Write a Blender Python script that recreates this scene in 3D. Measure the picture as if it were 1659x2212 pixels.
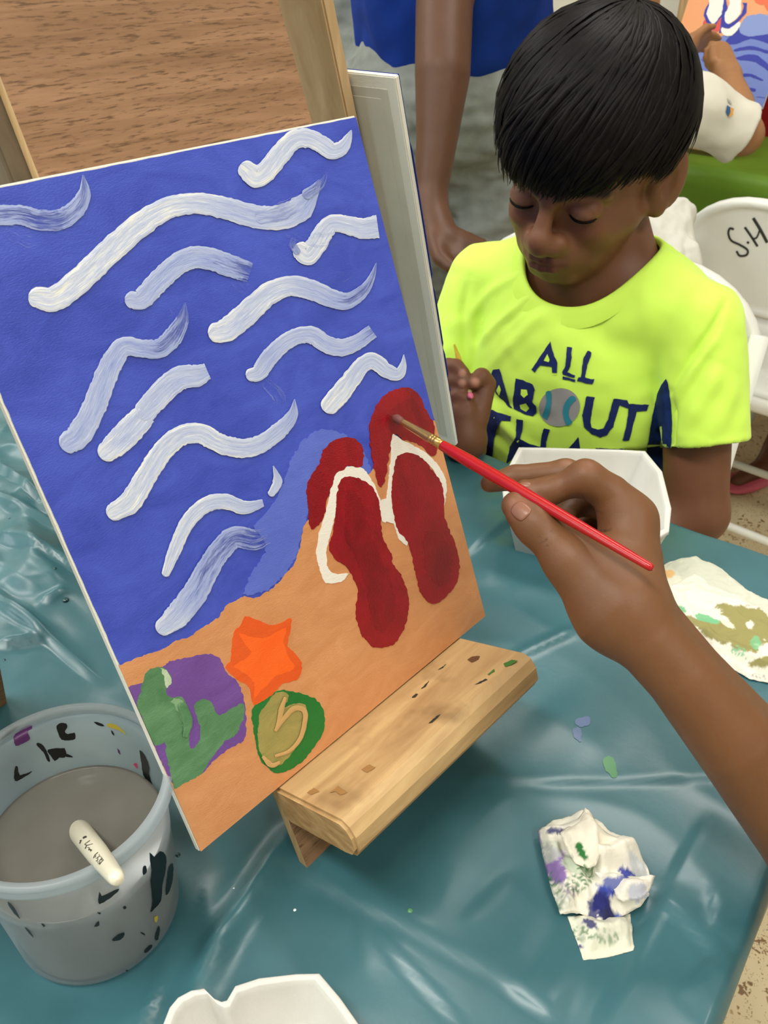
import bpy, bmesh, math, random
import numpy as np
from mathutils import Vector, Matrix, noise
from mathutils.bvhtree import BVHTree
from mathutils.geometry import tessellate_polygon

random.seed(7); RNG = np.random.default_rng(7)
for o in list(bpy.data.objects): bpy.data.objects.remove(o)
scene = bpy.context.scene
COL = scene.collection
TZ = 0.74                                   # height of the table top

# ------------------------------------------------------------------ camera
CAMLOC = np.array([-0.1152216, -0.2254223, 0.4265801 + TZ])
RC = np.array([[0.6748833, -0.4228577, 0.6047511],
               [-0.7379244, -0.3871526, 0.5527934],
               [0.000378, -0.8193315, -0.5733199]])
FPX, PCX, PCY = 1811.14, 829.5, 1106.0
cam_data = bpy.data.cameras.new('camera')
cam = bpy.data.objects.new('camera', cam_data); COL.objects.link(cam)
cam_data.sensor_fit = 'VERTICAL'; cam_data.sensor_height = 4.8; cam_data.sensor_width = 3.6
cam_data.lens = FPX / 2212 * 4.8
cam_data.clip_start = 0.02; cam_data.clip_end = 50
cam_data.dof.use_dof = True; cam_data.dof.focus_distance = 0.46; cam_data.dof.aperture_fstop = 3.6
mw = Matrix.Identity(4)
for r in range(3):
    mw[r][0] = RC[r][0]; mw[r][1] = -RC[r][1]; mw[r][2] = -RC[r][2]; mw[r][3] = CAMLOC[r]
cam.matrix_world = mw
scene.camera = cam

# ------------------------------------------------------------------ world, lights, exposure
world = bpy.data.worlds.new('world'); scene.world = world
world.use_nodes = True
world.node_tree.nodes['Background'].inputs[0].default_value = (0.9, 0.95, 1.0, 1)
world.node_tree.nodes['Background'].inputs[1].default_value = 0.15
scene.view_settings.view_transform = 'Standard'
scene.view_settings.look = 'None'
scene.view_settings.gamma = 1.0
scene.view_settings.use_curve_mapping = False
scene.view_settings.exposure = 0.0

def area_light(name, loc, sx, sy, power, color, target=None):
    d = bpy.data.lights.new(name, 'AREA'); d.shape = 'RECTANGLE'; d.size = sx; d.size_y = sy
    d.energy = power; d.color = color
    o = bpy.data.objects.new(name, d); COL.objects.link(o); o.location = loc
    if target is not None:
        o.rotation_euler = (Vector(target) - Vector(loc)).to_track_quat('-Z', 'Y').to_euler()
    return o
WARM = (1.0, 0.975, 0.925)
area_light('ceiling_tube_light', (-0.7, 0.2, 2.80), 0.35, 1.3, 35, WARM)
area_light('ceiling_tube_light', (1.3, 0.2, 2.80), 0.35, 1.3, 25, WARM)
area_light('ceiling_tube_light', (0.1, -1.5, 2.80), 1.3, 0.35, 28, WARM)
area_light('ceiling_tube_light', (-0.8, 2.1, 2.80), 0.35, 1.3, 24, WARM)
area_light('ceiling_tube_light', (0.55, 2.45, 2.80), 1.3, 0.35, 28, WARM)
area_light('window_daylight', (-2.25, 1.5, 1.75), 1.3, 1.9, 42, (0.86, 0.94, 1.0), (0.2, 0.5, 0.9))

# ------------------------------------------------------------------ picture <-> place helpers
def ray(x, y): return RC @ np.array([(x - PCX) / FPX, (y - PCY) / FPX, 1.0])
def at(x, y, d): return CAMLOC + ray(x, y) * d
def onz(x, y, z=0.0):
    r = ray(x, y); return CAMLOC + r * ((z + TZ - CAMLOC[2]) / r[2])
def onX(x, y, X):
    r = ray(x, y); return CAMLOC + r * ((X - CAMLOC[0]) / r[0])
def onplane(x, y, n, p):
    r = ray(x, y); return CAMLOC + r * ((np.dot(n, np.asarray(p) - CAMLOC)) / np.dot(n, r))
def pixm(px, d): return px * d / FPX

# ------------------------------------------------------------------ object helpers
def tag(o, label=None, cat=None, group=None, kind=None):
    if label: o['label'] = label
    if cat: o['category'] = cat
    if group: o['group'] = group
    if kind: o['kind'] = kind
    return o
def empty(name, loc, label, cat, group=None):
    o = bpy.data.objects.new(name, None); COL.objects.link(o); o.location = loc; o.empty_display_size = 0.05
    return tag(o, label, cat, group)
def link(name, me, mats, parent=None, smooth=True):
    if not isinstance(mats, (list, tuple)): mats = [mats]
    for m in mats: me.materials.append(m)
    if smooth: me.shade_smooth()
    o = bpy.data.objects.new(name, me); COL.objects.link(o)
    if parent is not None:
        o.parent = parent
        bpy.context.view_layer.update()
        o.matrix_parent_inverse = parent.matrix_world.inverted()
    return o
def mesh_np(name, V, F, mats, parent=None, smooth=True, matidx=None):
    """V (n,3) array, F (m,3|4) int array or list of lists"""
    me = bpy.data.meshes.new(name)
    V = np.asarray(V, dtype=np.float32)
    if isinstance(F, np.ndarray):
        k = F.shape[1]
        me.vertices.add(len(V)); me.vertices.foreach_set('co', V.ravel())
        me.loops.add(F.size); me.loops.foreach_set('vertex_index', F.astype(np.int32).ravel())
        me.polygons.add(len(F)); me.polygons.foreach_set('loop_start', np.arange(0, F.size, k, dtype=np.int32))
        if hasattr(me.polygons[0], 'loop_total'):
            try: me.polygons.foreach_set('loop_total', np.full(len(F), k, dtype=np.int32))
            except Exception: pass
        me.update(calc_edges=True); me.validate()
    else:
        me.from_pydata([tuple(map(float, v)) for v in V], [], F); me.update()
    if matidx is not None: me.polygons.foreach_set('material_index', np.asarray(matidx, dtype=np.int32))
    return link(name, me, mats, parent, smooth)
def set_col(o, cols, name='Col'):
    a = o.data.attributes.new(name, 'FLOAT_COLOR', 'POINT')
    c = np.ones((len(o.data.vertices), 4), dtype=np.float32); c[:, :3] = cols
    a.data.foreach_set('color', c.ravel())
def set_uv(o, uv):
    l = o.data.uv_layers.new(name='UVMap')
    idx = np.empty(len(o.data.loops), dtype=np.int32); o.data.loops.foreach_get('vertex_index', idx)
    l.data.foreach_set('uv', np.asarray(uv, dtype=np.float32)[idx].ravel())
def verts_np(o):
    v = np.empty(len(o.data.vertices) * 3, dtype=np.float32); o.data.vertices.foreach_get('co', v); return v.reshape(-1, 3)
def norms_np(o):
    v = np.empty(len(o.data.vertices) * 3, dtype=np.float32); o.data.vertices.foreach_get('normal', v); return v.reshape(-1, 3)

def bm_obj(name, bm, mats, parent=None, smooth=False, bevel=0, seg=2):
    if bevel:
        bmesh.ops.bevel(bm, geom=[e for e in bm.edges], offset=bevel, segments=seg, affect='EDGES', clamp_overlap=True)
    bmesh.ops.recalc_face_normals(bm, faces=bm.faces)
    me = bpy.data.meshes.new(name); bm.to_mesh(me); bm.free()
    return link(name, me, mats, parent, smooth)
def box_bm(bm, o, ex, ey, ez):
    """box from corner o along three edge vectors"""
    o, ex, ey, ez = map(np.asarray, (o, ex, ey, ez))
    vs = [bm.verts.new(o + ex * i + ey * j + ez * k) for i in (0, 1) for j in (0, 1) for k in (0, 1)]
    for f in ((0, 1, 3, 2), (4, 6, 7, 5), (0, 4, 5, 1), (2, 3, 7, 6), (0, 2, 6, 4), (1, 5, 7, 3)):
        bm.faces.new([vs[i] for i in f])
def box(name, o, ex, ey, ez, mats, parent=None, bevel=0.0, seg=2):
    bm = bmesh.new(); box_bm(bm, o, ex, ey, ez)
    return bm_obj(name, bm, mats, parent, False, bevel, seg)
def abox(name, lo, hi, mats, parent=None, bevel=0.0):
    lo, hi = np.array(lo, float), np.array(hi, float); d = hi - lo
    return box(name, lo, (d[0], 0, 0), (0, d[1], 0), (0, 0, d[2]), mats, parent, bevel)
def frame(d):
    d = np.asarray(d, float); d = d / np.linalg.norm(d)
    a = np.array([0, 0, 1.0]) if abs(d[2]) < .9 else np.array([1.0, 0, 0])
    u = np.cross(a, d); u /= np.linalg.norm(u); return u, np.cross(d, u), d
def tube_np(pts, rad, n=10, cap=True):
    pts = np.asarray(pts, float); rad = np.broadcast_to(np.asarray(rad, float), (len(pts),))
    V = []; F = []
    tang = np.gradient(pts, axis=0)
    u, v, _ = frame(tang[0])
    for i, p in enumerate(pts):
        t = tang[i] / (np.linalg.norm(tang[i]) + 1e-12)
        u = u - t * np.dot(u, t); u /= np.linalg.norm(u); v = np.cross(t, u)
        for j in range(n):
            a = 2 * math.pi * j / n
            V.append(p + rad[i] * (math.cos(a) * u + math.sin(a) * v))
    for i in range(len(pts) - 1):
        for j in range(n):
            a = i * n + j; b = i * n + (j + 1) % n
            F.append([a, b, b + n, a + n])
    if cap:
        F.append(list(range(n))[::-1]); F.append([(len(pts) - 1) * n + j for j in range(n)])
    return V, F
def tube(name, pts, rad, mats, parent=None, n=10, smooth=True):
    V, F = tube_np(pts, rad, n); return mesh_np(name, V, F, mats, parent, smooth)
def lathe(name, c, prof, mats, parent=None, n=64, axis=(0, 0, 1), smooth=True, closed=False, endcap=True):
    u, v, d = frame(axis); c = np.asarray(c, float)
    if axis == (0, 0, 1): u, v, d = np.array([1., 0, 0]), np.array([0, 1., 0]), np.array([0, 0, 1.])
    V = []; F = []; m = len(prof)
    for r, z in prof:
        for j in range(n):
            a = 2 * math.pi * j / n; V.append(c + d * z + r * (math.cos(a) * u + math.sin(a) * v))
    for i in range(m - 1 + (1 if closed else 0)):
        for j in range(n):
            a = i * n + j; b = i * n + (j + 1) % n; i2 = ((i + 1) % m) * n
            F.append([a, b, i2 + (j + 1) % n, i2 + j])
    if not closed:
        if prof[0][0] > 1e-6: F.append([j for j in range(n)][::-1])
        if prof[-1][0] > 1e-6 and endcap: F.append([(m - 1) * n + j for j in range(n)])
    return mesh_np(name, V, F, mats, parent, smooth)
def catmull(P, per=8):
    P = np.asarray(P, float); Q = np.vstack([2 * P[0] - P[1], P, 2 * P[-1] - P[-2]]); out = []
    for i in range(1, len(Q) - 2):
        for s in range(per):
            t = s / per
            out.append(.5 * ((2 * Q[i]) + (-Q[i - 1] + Q[i + 1]) * t + (2 * Q[i - 1] - 5 * Q[i] + 4 * Q[i + 1] - Q[i + 2]) * t * t
                             + (-Q[i - 1] + 3 * Q[i] - 3 * Q[i + 1] + Q[i + 2]) * t ** 3))
    out.append(P[-1]); return np.array(out)

# ------------------------------------------------------------------ materials
def lin(c):
    c = np.asarray(c, float) / 255.0
    return tuple(np.where(c <= 0.04045, c / 12.92, ((c + 0.055) / 1.055) ** 2.4))
class Nd:
    def __init__(s, name):
        s.m = bpy.data.materials.new(name); s.m.use_nodes = True; s.t = s.m.node_tree; s.n = s.t.nodes; s.l = s.t.links
        s.b = s.n['Principled BSDF']; s.out = s.n['Material Output']
    def add(s, ty, **kw):
        n = s.n.new(ty)
        for k, v in kw.items(): setattr(n, k, v)
        return n
    def coord(s, kind='Object', scale=(1, 1, 1), rot=(0, 0, 0)):
        c = s.add('ShaderNodeTexCoord'); m = s.add('ShaderNodeMapping')
        m.inputs['Scale'].default_value = scale; m.inputs['Rotation'].default_value = rot
        s.l.new(c.outputs[kind], m.inputs['Vector']); return m.outputs[0]
    def noise(s, vec, scale=5, detail=4, rough=.5, dist=0):
        n = s.add('ShaderNodeTexNoise'); n.inputs['Scale'].default_value = scale; n.inputs['Detail'].default_value = detail
        n.inputs['Roughness'].default_value = rough; n.inputs['Distortion'].default_value = dist
        if vec is not None: s.l.new(vec, n.inputs['Vector'])
        return n.outputs['Fac']
    def ramp(s, fac, stops):
        r = s.add('ShaderNodeValToRGB')
        while len(r.color_ramp.elements) < len(stops): r.color_ramp.elements.new(0.5)
        for e, (p, c) in zip(r.color_ramp.elements, stops):
            e.position = p; e.color = (*c[:3], 1) if len(c) >= 3 else (c[0],) * 3 + (1,)
        s.l.new(fac, r.inputs[0]); return r.outputs[0]
    def mix(s, fac, a, b, mode='MIX'):
        m = s.add('ShaderNodeMix', data_type='RGBA', blend_type=mode)
        for sock, v in ((m.inputs[0], fac), (m.inputs[6], a), (m.inputs[7], b)):
            if hasattr(v, 'links'): s.l.new(v, sock)
            elif isinstance(v, (int, float)): sock.default_value = v
            else: sock.default_value = (*v, 1)
        return m.outputs[2]
    def math(s, op, a, b=None, clamp=False):
        m = s.add('ShaderNodeMath', operation=op, use_clamp=clamp)
        for sock, v in ((m.inputs[0], a), (m.inputs[1], b)):
            if v is None: continue
            if hasattr(v, 'links'): s.l.new(v, sock)
            else: sock.default_value = v
        return m.outputs[0]
    def bump(s, h, strength=.3, dist=.001):
        b = s.add('ShaderNodeBump'); b.inputs['Strength'].default_value = strength; b.inputs['Distance'].default_value = dist
        s.l.new(h, b.inputs['Height']); s.l.new(b.outputs[0], s.b.inputs['Normal'])
    def set(s, col=None, rough=.5, spec=.5, **kw):
        if col is not None:
            if hasattr(col, 'links'): s.l.new(col, s.b.inputs['Base Color'])
            else: s.b.inputs['Base Color'].default_value = (*col, 1)
        s.b.inputs['Roughness'].default_value = rough; s.b.inputs['Specular IOR Level'].default_value = spec
        for k, v in kw.items(): s.b.inputs[k].default_value = v
        return s.m
def plain(name, rgb, rough=.5, spec=.5, var=0.0, vscale=30, bump=0, bscale=200, **kw):
    d = Nd(name); c = lin(rgb)
    if var or bump: vec = d.coord()
    if var:
        f = d.noise(vec, vscale, 4)
        c = d.ramp(f, [(.3, tuple(x * (1 - var) for x in c)), (.7, tuple(min(1, x * (1 + var)) for x in c))])
    if bump: d.bump(d.noise(vec, bscale, 3), bump, .0005)
    return d.set(c, rough, spec, **kw)
def attr_mat(name, rough=.6, spec=.3, bump=0, bscale=300, bdist=.0005, tint=(1, 1, 1), **kw):
    d = Nd(name); a = d.add('ShaderNodeAttribute', attribute_name='Col')
    col = a.outputs['Color']
    if tint != (1, 1, 1): col = d.mix(1.0, col, tint, 'MULTIPLY')
    if bump: d.bump(d.noise(d.coord(), bscale, 3), bump, bdist)
    return d.set(col, rough, spec, **kw)
def wood(name, light, dark, axis=0, stretch=14, scale=9, rough=.6, flecks=0.0, knots=0.0):
    d = Nd(name); sc = [stretch] * 3; sc[axis] = 1.0
    v = d.coord('Object', tuple(sc))
    f = d.noise(v, scale, 6, .62, .6)
    c = d.ramp(f, [(.30, lin(dark)), (.52, tuple((np.array(lin(light)) + np.array(lin(dark))) / 2)), (.70, lin(light))])
    if flecks:
        sc2 = [stretch * 5] * 3; sc2[axis] = 9.0
        f2 = d.noise(d.coord('Object', tuple(sc2)), scale, 3, .6)
        m = d.ramp(f2, [(.34, (1, 1, 1)), (.47, (0, 0, 0))])
        c = d.mix(d.math('MULTIPLY', m, flecks), c, tuple(x * .55 for x in lin(dark)))
    if knots:
        f3 = d.noise(d.coord('Object', (1, 1, 1)), 26, 3, .6)
        m3 = d.ramp(f3, [(.58, (0, 0, 0)), (.72, (1, 1, 1))])
        c = d.mix(d.math('MULTIPLY', m3, knots), c, tuple(x * .55 for x in lin(dark)))
    d.bump(f, .25, .0006)
    return d.set(c, rough, .3)

# ------------------------------------------------------------------ implicit surfaces (smoothly blended bodies)
def P_cone(a, b, ra, rb=None):
    a = np.asarray(a, float); b = np.asarray(b, float); rb = ra if rb is None else rb
    ab = b - a; L2 = float(ab @ ab) + 1e-12; m = max(ra, rb)
    def f(p):
        t = np.clip(((p - a) @ ab) / L2, 0, 1)
        return np.linalg.norm(p - a - t[:, None] * ab, axis=1) - (ra + (rb - ra) * t)
    return f, np.minimum(a, b) - m, np.maximum(a, b) + m
def P_ell(c, r, R=None):
    """ellipsoid: centre, radii, R = 3x3 with local axes in columns"""
    c = np.asarray(c, float); r = np.asarray(r, float); R = np.eye(3) if R is None else np.asarray(R, float)
    e = np.sqrt(((R * r) ** 2).sum(1))
    def f(p):
        q = (p - c) @ R
        k0 = np.linalg.norm(q / r, axis=1); k1 = np.linalg.norm(q / r ** 2, axis=1) + 1e-9
        return k0 * (k0 - 1) / k1
    return f, c - e, c + e
def P_box(c, r, R=None, rd=.003):
    c = np.asarray(c, float); r = np.asarray(r, float) - rd; R = np.eye(3) if R is None else np.asarray(R, float)
    e = np.abs(R) @ (r + rd)
    def f(p):
        q = np.abs((p - c) @ R) - r
        return np.linalg.norm(np.maximum(q, 0), axis=1) + np.minimum(q.max(1), 0) - rd
    return f, c - e, c + e
class Body:
    def __init__(s): s.p = []
    def u(s, prim, k=.01): s.p.append(('u', prim, k)); return s
    def s(s, prim, k=.005): s.p.append(('s', prim, k)); return s
    def cone(s, a, b, ra, rb=None, k=.01): return s.u(P_cone(a, b, ra, rb), k)
    def chain(s, pts, rad, k=.01):
        prs = [P_cone(pts[i], pts[i + 1], rad[i], rad[i + 1]) for i in range(len(pts) - 1)]
        def f(p):
            d = prs[0][0](p)
            for q in prs[1:]: d = np.minimum(d, q[0](p))
            return d
        return s.u((f, np.min([q[1] for q in prs], 0), np.max([q[2] for q in prs], 0)), k)
    def ev(s, P):
        P = np.atleast_2d(np.asarray(P, float)); F = np.full(len(P), .06)
        for op, (f, _, _), k in s.p:
            d = f(P)
            if op == 'u': hh = np.maximum(k - np.abs(F - d), 0) / k; F = np.minimum(F, d) - hh * hh * k * .25
            else: d = -d; hh = np.maximum(k - np.abs(F - d), 0) / k; F = np.maximum(F, d) + hh * hh * k * .25
        return F
    def ell(s, c, r, R=None, k=.01): return s.u(P_ell(c, r, R), k)
    def mesh(s, h, B=22, big=.12):
        ups = [q for q in s.p if q[0] == 'u']
        pad = 3 * h + .014
        lo = np.min([q[1][1] for q in ups], 0) - pad; hi = np.max([q[1][2] for q in ups], 0) + pad
        N = np.ceil((hi - lo) / h).astype(int) + 2; nb = -(-N // B)
        VV, VI, FF = [], [], []
        ar = np.arange(-1, B + 1)
        NX = N + 3 * B
        corner = [(i, j, k) for i in (0, 1) for j in (0, 1) for k in (0, 1)]
        edges = [(a, b) for a in range(8) for b in range(a + 1, 8) if sum(abs(np.array(corner[a]) - corner[b])) == 1]
        def ev(act, P):
            F = np.full(len(P), big)
            for op, (f, _, _), k in act:
                d = f(P)
                if op == 'u':
                    hh = np.maximum(k - np.abs(F - d), 0) / k; F = np.minimum(F, d) - hh * hh * k * .25
                else:
                    d = -d; hh = np.maximum(k - np.abs(F - d), 0) / k; F = np.maximum(F, d) + hh * hh * k * .25
            return F
        for bi in range(nb[0]):
            for bj in range(nb[1]):
                for bk in range(nb[2]):
                    b0 = np.array([bi, bj, bk]) * B
                    p0 = lo + (b0 - 1) * h; p1 = lo + (b0 + B + 1) * h
                    act = [q for q in s.p if np.all(q[1][1] - q[2] - h < p1) and np.all(q[1][2] + q[2] + h > p0)]
                    if not any(q[0] == 'u' for q in act): continue
                    ce = ev(act, ((p0 + p1) / 2)[None])[0]
                    if abs(ce) > (B + 2) * h * .95 + .02: continue
                    g = np.stack(np.meshgrid(ar, ar, ar, indexing='ij'), -1).reshape(-1, 3)
                    F = ev(act, lo + (g + b0) * h).reshape(B + 2, B + 2, B + 2)
                    S = F < 0
                    if S.all() or not S.any(): continue
                    n1 = B + 1
                    cs = sum(S[i:i + n1, j:j + n1, k:k + n1].astype(np.int8) for i, j, k in corner)
                    idx = np.argwhere((cs > 0) & (cs < 8))
                    if len(idx):
                        cv = np.stack([F[idx[:, 0] + i, idx[:, 1] + j, idx[:, 2] + k] for i, j, k in corner], 1)
                        acc = np.zeros((len(idx), 3)); cnt = np.zeros(len(idx))
                        for a, b in edges:
                            fa, fb = cv[:, a], cv[:, b]; m = (fa < 0) != (fb < 0)
                            t = np.where(m, fa / np.where(m, fa - fb, 1), 0)
                            ca, cb = np.array(corner[a]), np.array(corner[b])
                            acc += m[:, None] * (ca + t[:, None] * (cb - ca)); cnt += m
                        VV.append(lo + (idx - 1 + b0 + acc / cnt[:, None]) * h)
                        gi = idx + b0; VI.append((gi[:, 0] * NX[1] + gi[:, 1]) * NX[2] + gi[:, 2])
                    for ax in range(3):
                        sl0 = [slice(1, B + 1)] * 3; sl1 = list(sl0); sl1[ax] = slice(2, B + 2)
                        A = S[tuple(sl0)]; Bq = S[tuple(sl1)]
                        e = np.argwhere(A != Bq)
                        if not len(e): continue
                        ins = A[e[:, 0], e[:, 1], e[:, 2]]
                        e = e + 1
                        a1, a2 = (ax + 1) % 3, (ax + 2) % 3
                        quad = []
                        for d1, d2 in ((-1, -1), (0, -1), (0, 0), (-1, 0)):
                            c = e.copy(); c[:, a1] += d1; c[:, a2] += d2; c = c + b0
                            quad.append((c[:, 0] * NX[1] + c[:, 1]) * NX[2] + c[:, 2])
                        Q = np.stack(quad, 1); Q[~ins] = Q[~ins][:, ::-1]; FF.append(Q)
        V = np.concatenate(VV); I = np.concatenate(VI); Fa = np.concatenate(FF)
        uI, first = np.unique(I, return_index=True)
        V = V[first]; pos = np.searchsorted(uI, Fa); pos = np.clip(pos, 0, len(uI) - 1)
        ok = (uI[pos] == Fa).all(1)
        return V, pos[ok]
    def obj(s, name, h, mats, parent=None): 
        V, F = s.mesh(h); return mesh_np(name, V, F, mats, parent, True)
def smooth_step(a, b, x):
    t = np.clip((x - a) / (b - a), 0, 1); return t * t * (3 - 2 * t)
def vnoise(V, scale, seed=0):
    return np.array([noise.noise((v[0] * scale + seed, v[1] * scale - seed, v[2] * scale + 3.1 * seed)) for v in V.tolist()])

# ------------------------------------------------------------------ paint shapes laid on surfaces
def poly_dense(pts, step, jag=0.0, seed=0):
    """resample a closed outline, with a ragged edge"""
    pts = np.asarray(pts, float); out = []
    n = len(pts)
    for i in range(n):
        a, b = pts[i], pts[(i + 1) % n]; L = np.linalg.norm(b - a); m = max(1, int(round(L / step)))
        nn = np.array([-(b - a)[1], (b - a)[0]]) / (L + 1e-9)
        for s in range(m):
            p = a + (b - a) * s / m
            if jag: p = p + nn * jag * (noise.noise((p[0] * .11 + seed, p[1] * .11, seed * 1.7)) * 1.1 + noise.noise((p[0] * .35, p[1] * .35 + seed, 4.0)) * .8)
            out.append(p)
    return np.array(out)
def smooth_closed(pts, per=5):
    pts = np.asarray(pts, float); n = len(pts); out = []
    for i in range(n):
        p0, p1, p2, p3 = pts[i - 1], pts[i], pts[(i + 1) % n], pts[(i + 2) % n]
        for s in range(per):
            t = s / per
            out.append(.5 * (2 * p1 + (-p0 + p2) * t + (2 * p0 - 5 * p1 + 4 * p2 - p3) * t * t + (-p0 + 3 * p1 - 3 * p2 + p3) * t ** 3))
    return np.array(out)
# ================================================================== the room
def m_terrazzo():
    d = Nd('terrazzo'); v = d.coord('Object', (1, 1, 1))
    base = d.ramp(d.noise(v, 6, 4), [(.3, lin((196, 178, 140))), (.7, lin((214, 198, 162)))])
    for sc, th, c, c2 in ((46, .26, (120, 92, 58), (160, 134, 92)), (90, .24, (140, 112, 76), (96, 72, 44)), (30, .20, (176, 150, 108), (150, 120, 84))):
        vo = d.add('ShaderNodeTexVoronoi'); vo.inputs['Scale'].default_value = sc; vo.inputs['Randomness'].default_value = 1
        nz = d.add('ShaderNodeTexNoise'); nz.inputs['Scale'].default_value = sc * 1.6; d.l.new(v, nz.inputs['Vector'])
        dv = d.add('ShaderNodeMix', data_type='VECTOR'); dv.inputs[0].default_value = .06
        d.l.new(v, dv.inputs[4]); d.l.new(nz.outputs['Color'], dv.inputs[5]); d.l.new(dv.outputs[1], vo.inputs['Vector'])
        m = d.ramp(vo.outputs['Distance'], [(th, (1, 1, 1)), (th + .06, (0, 0, 0))])
        sep = d.add('ShaderNodeSeparateColor'); d.l.new(vo.outputs['Color'], sep.inputs[0])
        pick = d.ramp(sep.outputs[0], [(.52, (0, 0, 0)), (.56, (1, 1, 1))])
        chip = d.ramp(sep.outputs[1], [(.3, lin(c)), (.7, lin(c2))])
        base = d.mix(d.math('MULTIPLY', m, pick), base, chip)
    return d.set(base, .42, .4)
def wall_obj(name, lo, hi, m):
    o = abox(name, lo, hi, m); o['kind'] = 'structure'; return o
M_WALL = plain('wall_paint', (206, 203, 190), .85, .2, var=.04, vscale=3)
M_CEIL = plain('ceiling_paint', (225, 224, 218), .9, .1)
fl = abox('floor', (-2.5, -2.5, -.1), (2.9, 3.4, 0), m_terrazzo()); fl['kind'] = 'structure'
wall_obj('wall_right', (2.8, -2.5, 0), (2.9, 3.4, 2.95), M_WALL)
wall_obj('wall_left', (-2.5, -2.5, 0), (-2.4, 3.4, 2.95), M_WALL)
wall_obj('wall_back', (-2.4, 3.3, 0), (2.8, 3.4, 2.95), M_WALL)
wall_obj('wall_front', (-2.4, -2.5, 0), (2.8, -2.4, 2.95), M_WALL)
wall_obj('ceiling', (-2.5, -2.5, 2.95), (2.9, 3.4, 3.05), M_CEIL)

# ================================================================== teal table
PH = math.radians(6.0)
T_EX = np.array([math.cos(PH), math.sin(PH)]); T_EY = np.array([-math.sin(PH), math.cos(PH)])
T_C = np.array([0.5049, -0.1720])
M_PLASTIC = plain('white_plastic', (228, 229, 222), .42, .4, var=.03, vscale=8)
M_METAL = plain('grey_steel', (120, 122, 124), .35, .5, Metallic=.8)
def tloc(a, b): return T_C - T_EX * a + T_EY * b
tab = empty('folding_table', (*tloc(.7, .6), 0), 'long folding table hidden under the teal plastic sheet', 'table')
def tbox(name, a0, a1, b0, b1, z0, z1, m, bev=.004):
    o = tloc(a0, b0); e1 = -T_EX * (a1 - a0); e2 = T_EY * (b1 - b0)
    return box(name, (*o, z0), (*e1, 0), (*e2, 0), (0, 0, z1 - z0), m, tab, bev)
tbox('tabletop', .006, 1.39, .006, 1.79, TZ - .035, TZ - .006, M_PLASTIC)
for a in (.12, 1.27):
    for b in (.12, 1.67):
        p = tloc(a, b); tube('leg', [(*p, 0.0), (*p, TZ - .035)], .014, M_METAL, tab)

def seg_d(P, a, b):
    """distance from the segment, signed side, and position along it"""
    a = np.asarray(a); b = np.asarray(b); ab = b - a; L = np.linalg.norm(ab); t = np.clip(((P - a) @ ab) / L ** 2, 0, 1)
    q = P - a - t[:, None] * ab; nrm = np.array([-ab[1], ab[0]]) / L
    return np.linalg.norm(q, axis=1), (P - a) @ nrm, ((P - a) @ ab) / L ** 2
def m_sheet():
    d = Nd('teal_plastic_sheet'); v = d.coord('Object', (1, 1, 1))
    f = d.noise(v, 9, 5, .6)
    c = d.ramp(f, [(.3, lin((48, 92, 100))), (.7, lin((61, 108, 117)))])
    d.bump(d.noise(v, 60, 4, .6), .10, .002)
    m = d.set(c, .36, .55, **{'Coat Weight': .12, 'Coat Roughness': .22})
    return m
M_SHEET = m_sheet()
def sheet_height(P):
    """wrinkles of the plastic sheet over the table top, P = (n,2) place coordinates"""
    L = P.tolist(); h = np.zeros(len(P))
    n1 = np.array([noise.noise((x * 7 + 3, y * 5.5, .3)) for x, y in L])
    n2 = np.array([noise.noise((x * 17 + 9, y * 13 + 2, 1.3)) for x, y in L])
    n3 = np.array([noise.noise((x * 38 + 1, y * 33 + 7, 2.3)) for x, y in L])
    h += .0030 * (1 - np.abs(n1)) + .0018 * (1 - np.abs(n2)) ** 2
    crum = smooth_step(.16, .30, P[:, 1] - .35 * P[:, 0]) * smooth_step(.28, .10, P[:, 0])
    h += crum * (.016 * (1 - np.abs(n1)) ** 2 + .010 * (1 - np.abs(n2)) ** 2 + .006 * (1 - np.abs(n3)))
    for x0, y0, x1, y1, w, hh, kind in FOLDS:
        a, b = onz(x0, y0)[:2], onz(x1, y1)[:2]
        dist, side, t = seg_d(P, a, b)
        env = smooth_step(-.35, .25, t) * smooth_step(1.35, .75, t)
        if kind == 'r': h += hh * np.exp(-(dist / w) ** 1.3) * env
        elif kind == 's': h += hh * smooth_step(-w * .12, w * .12, side) * np.exp(-np.abs(side) / w) * env
        elif kind == 'v': h += hh * np.maximum(0, 1 - np.abs(side) / w) * env
    return h
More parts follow.
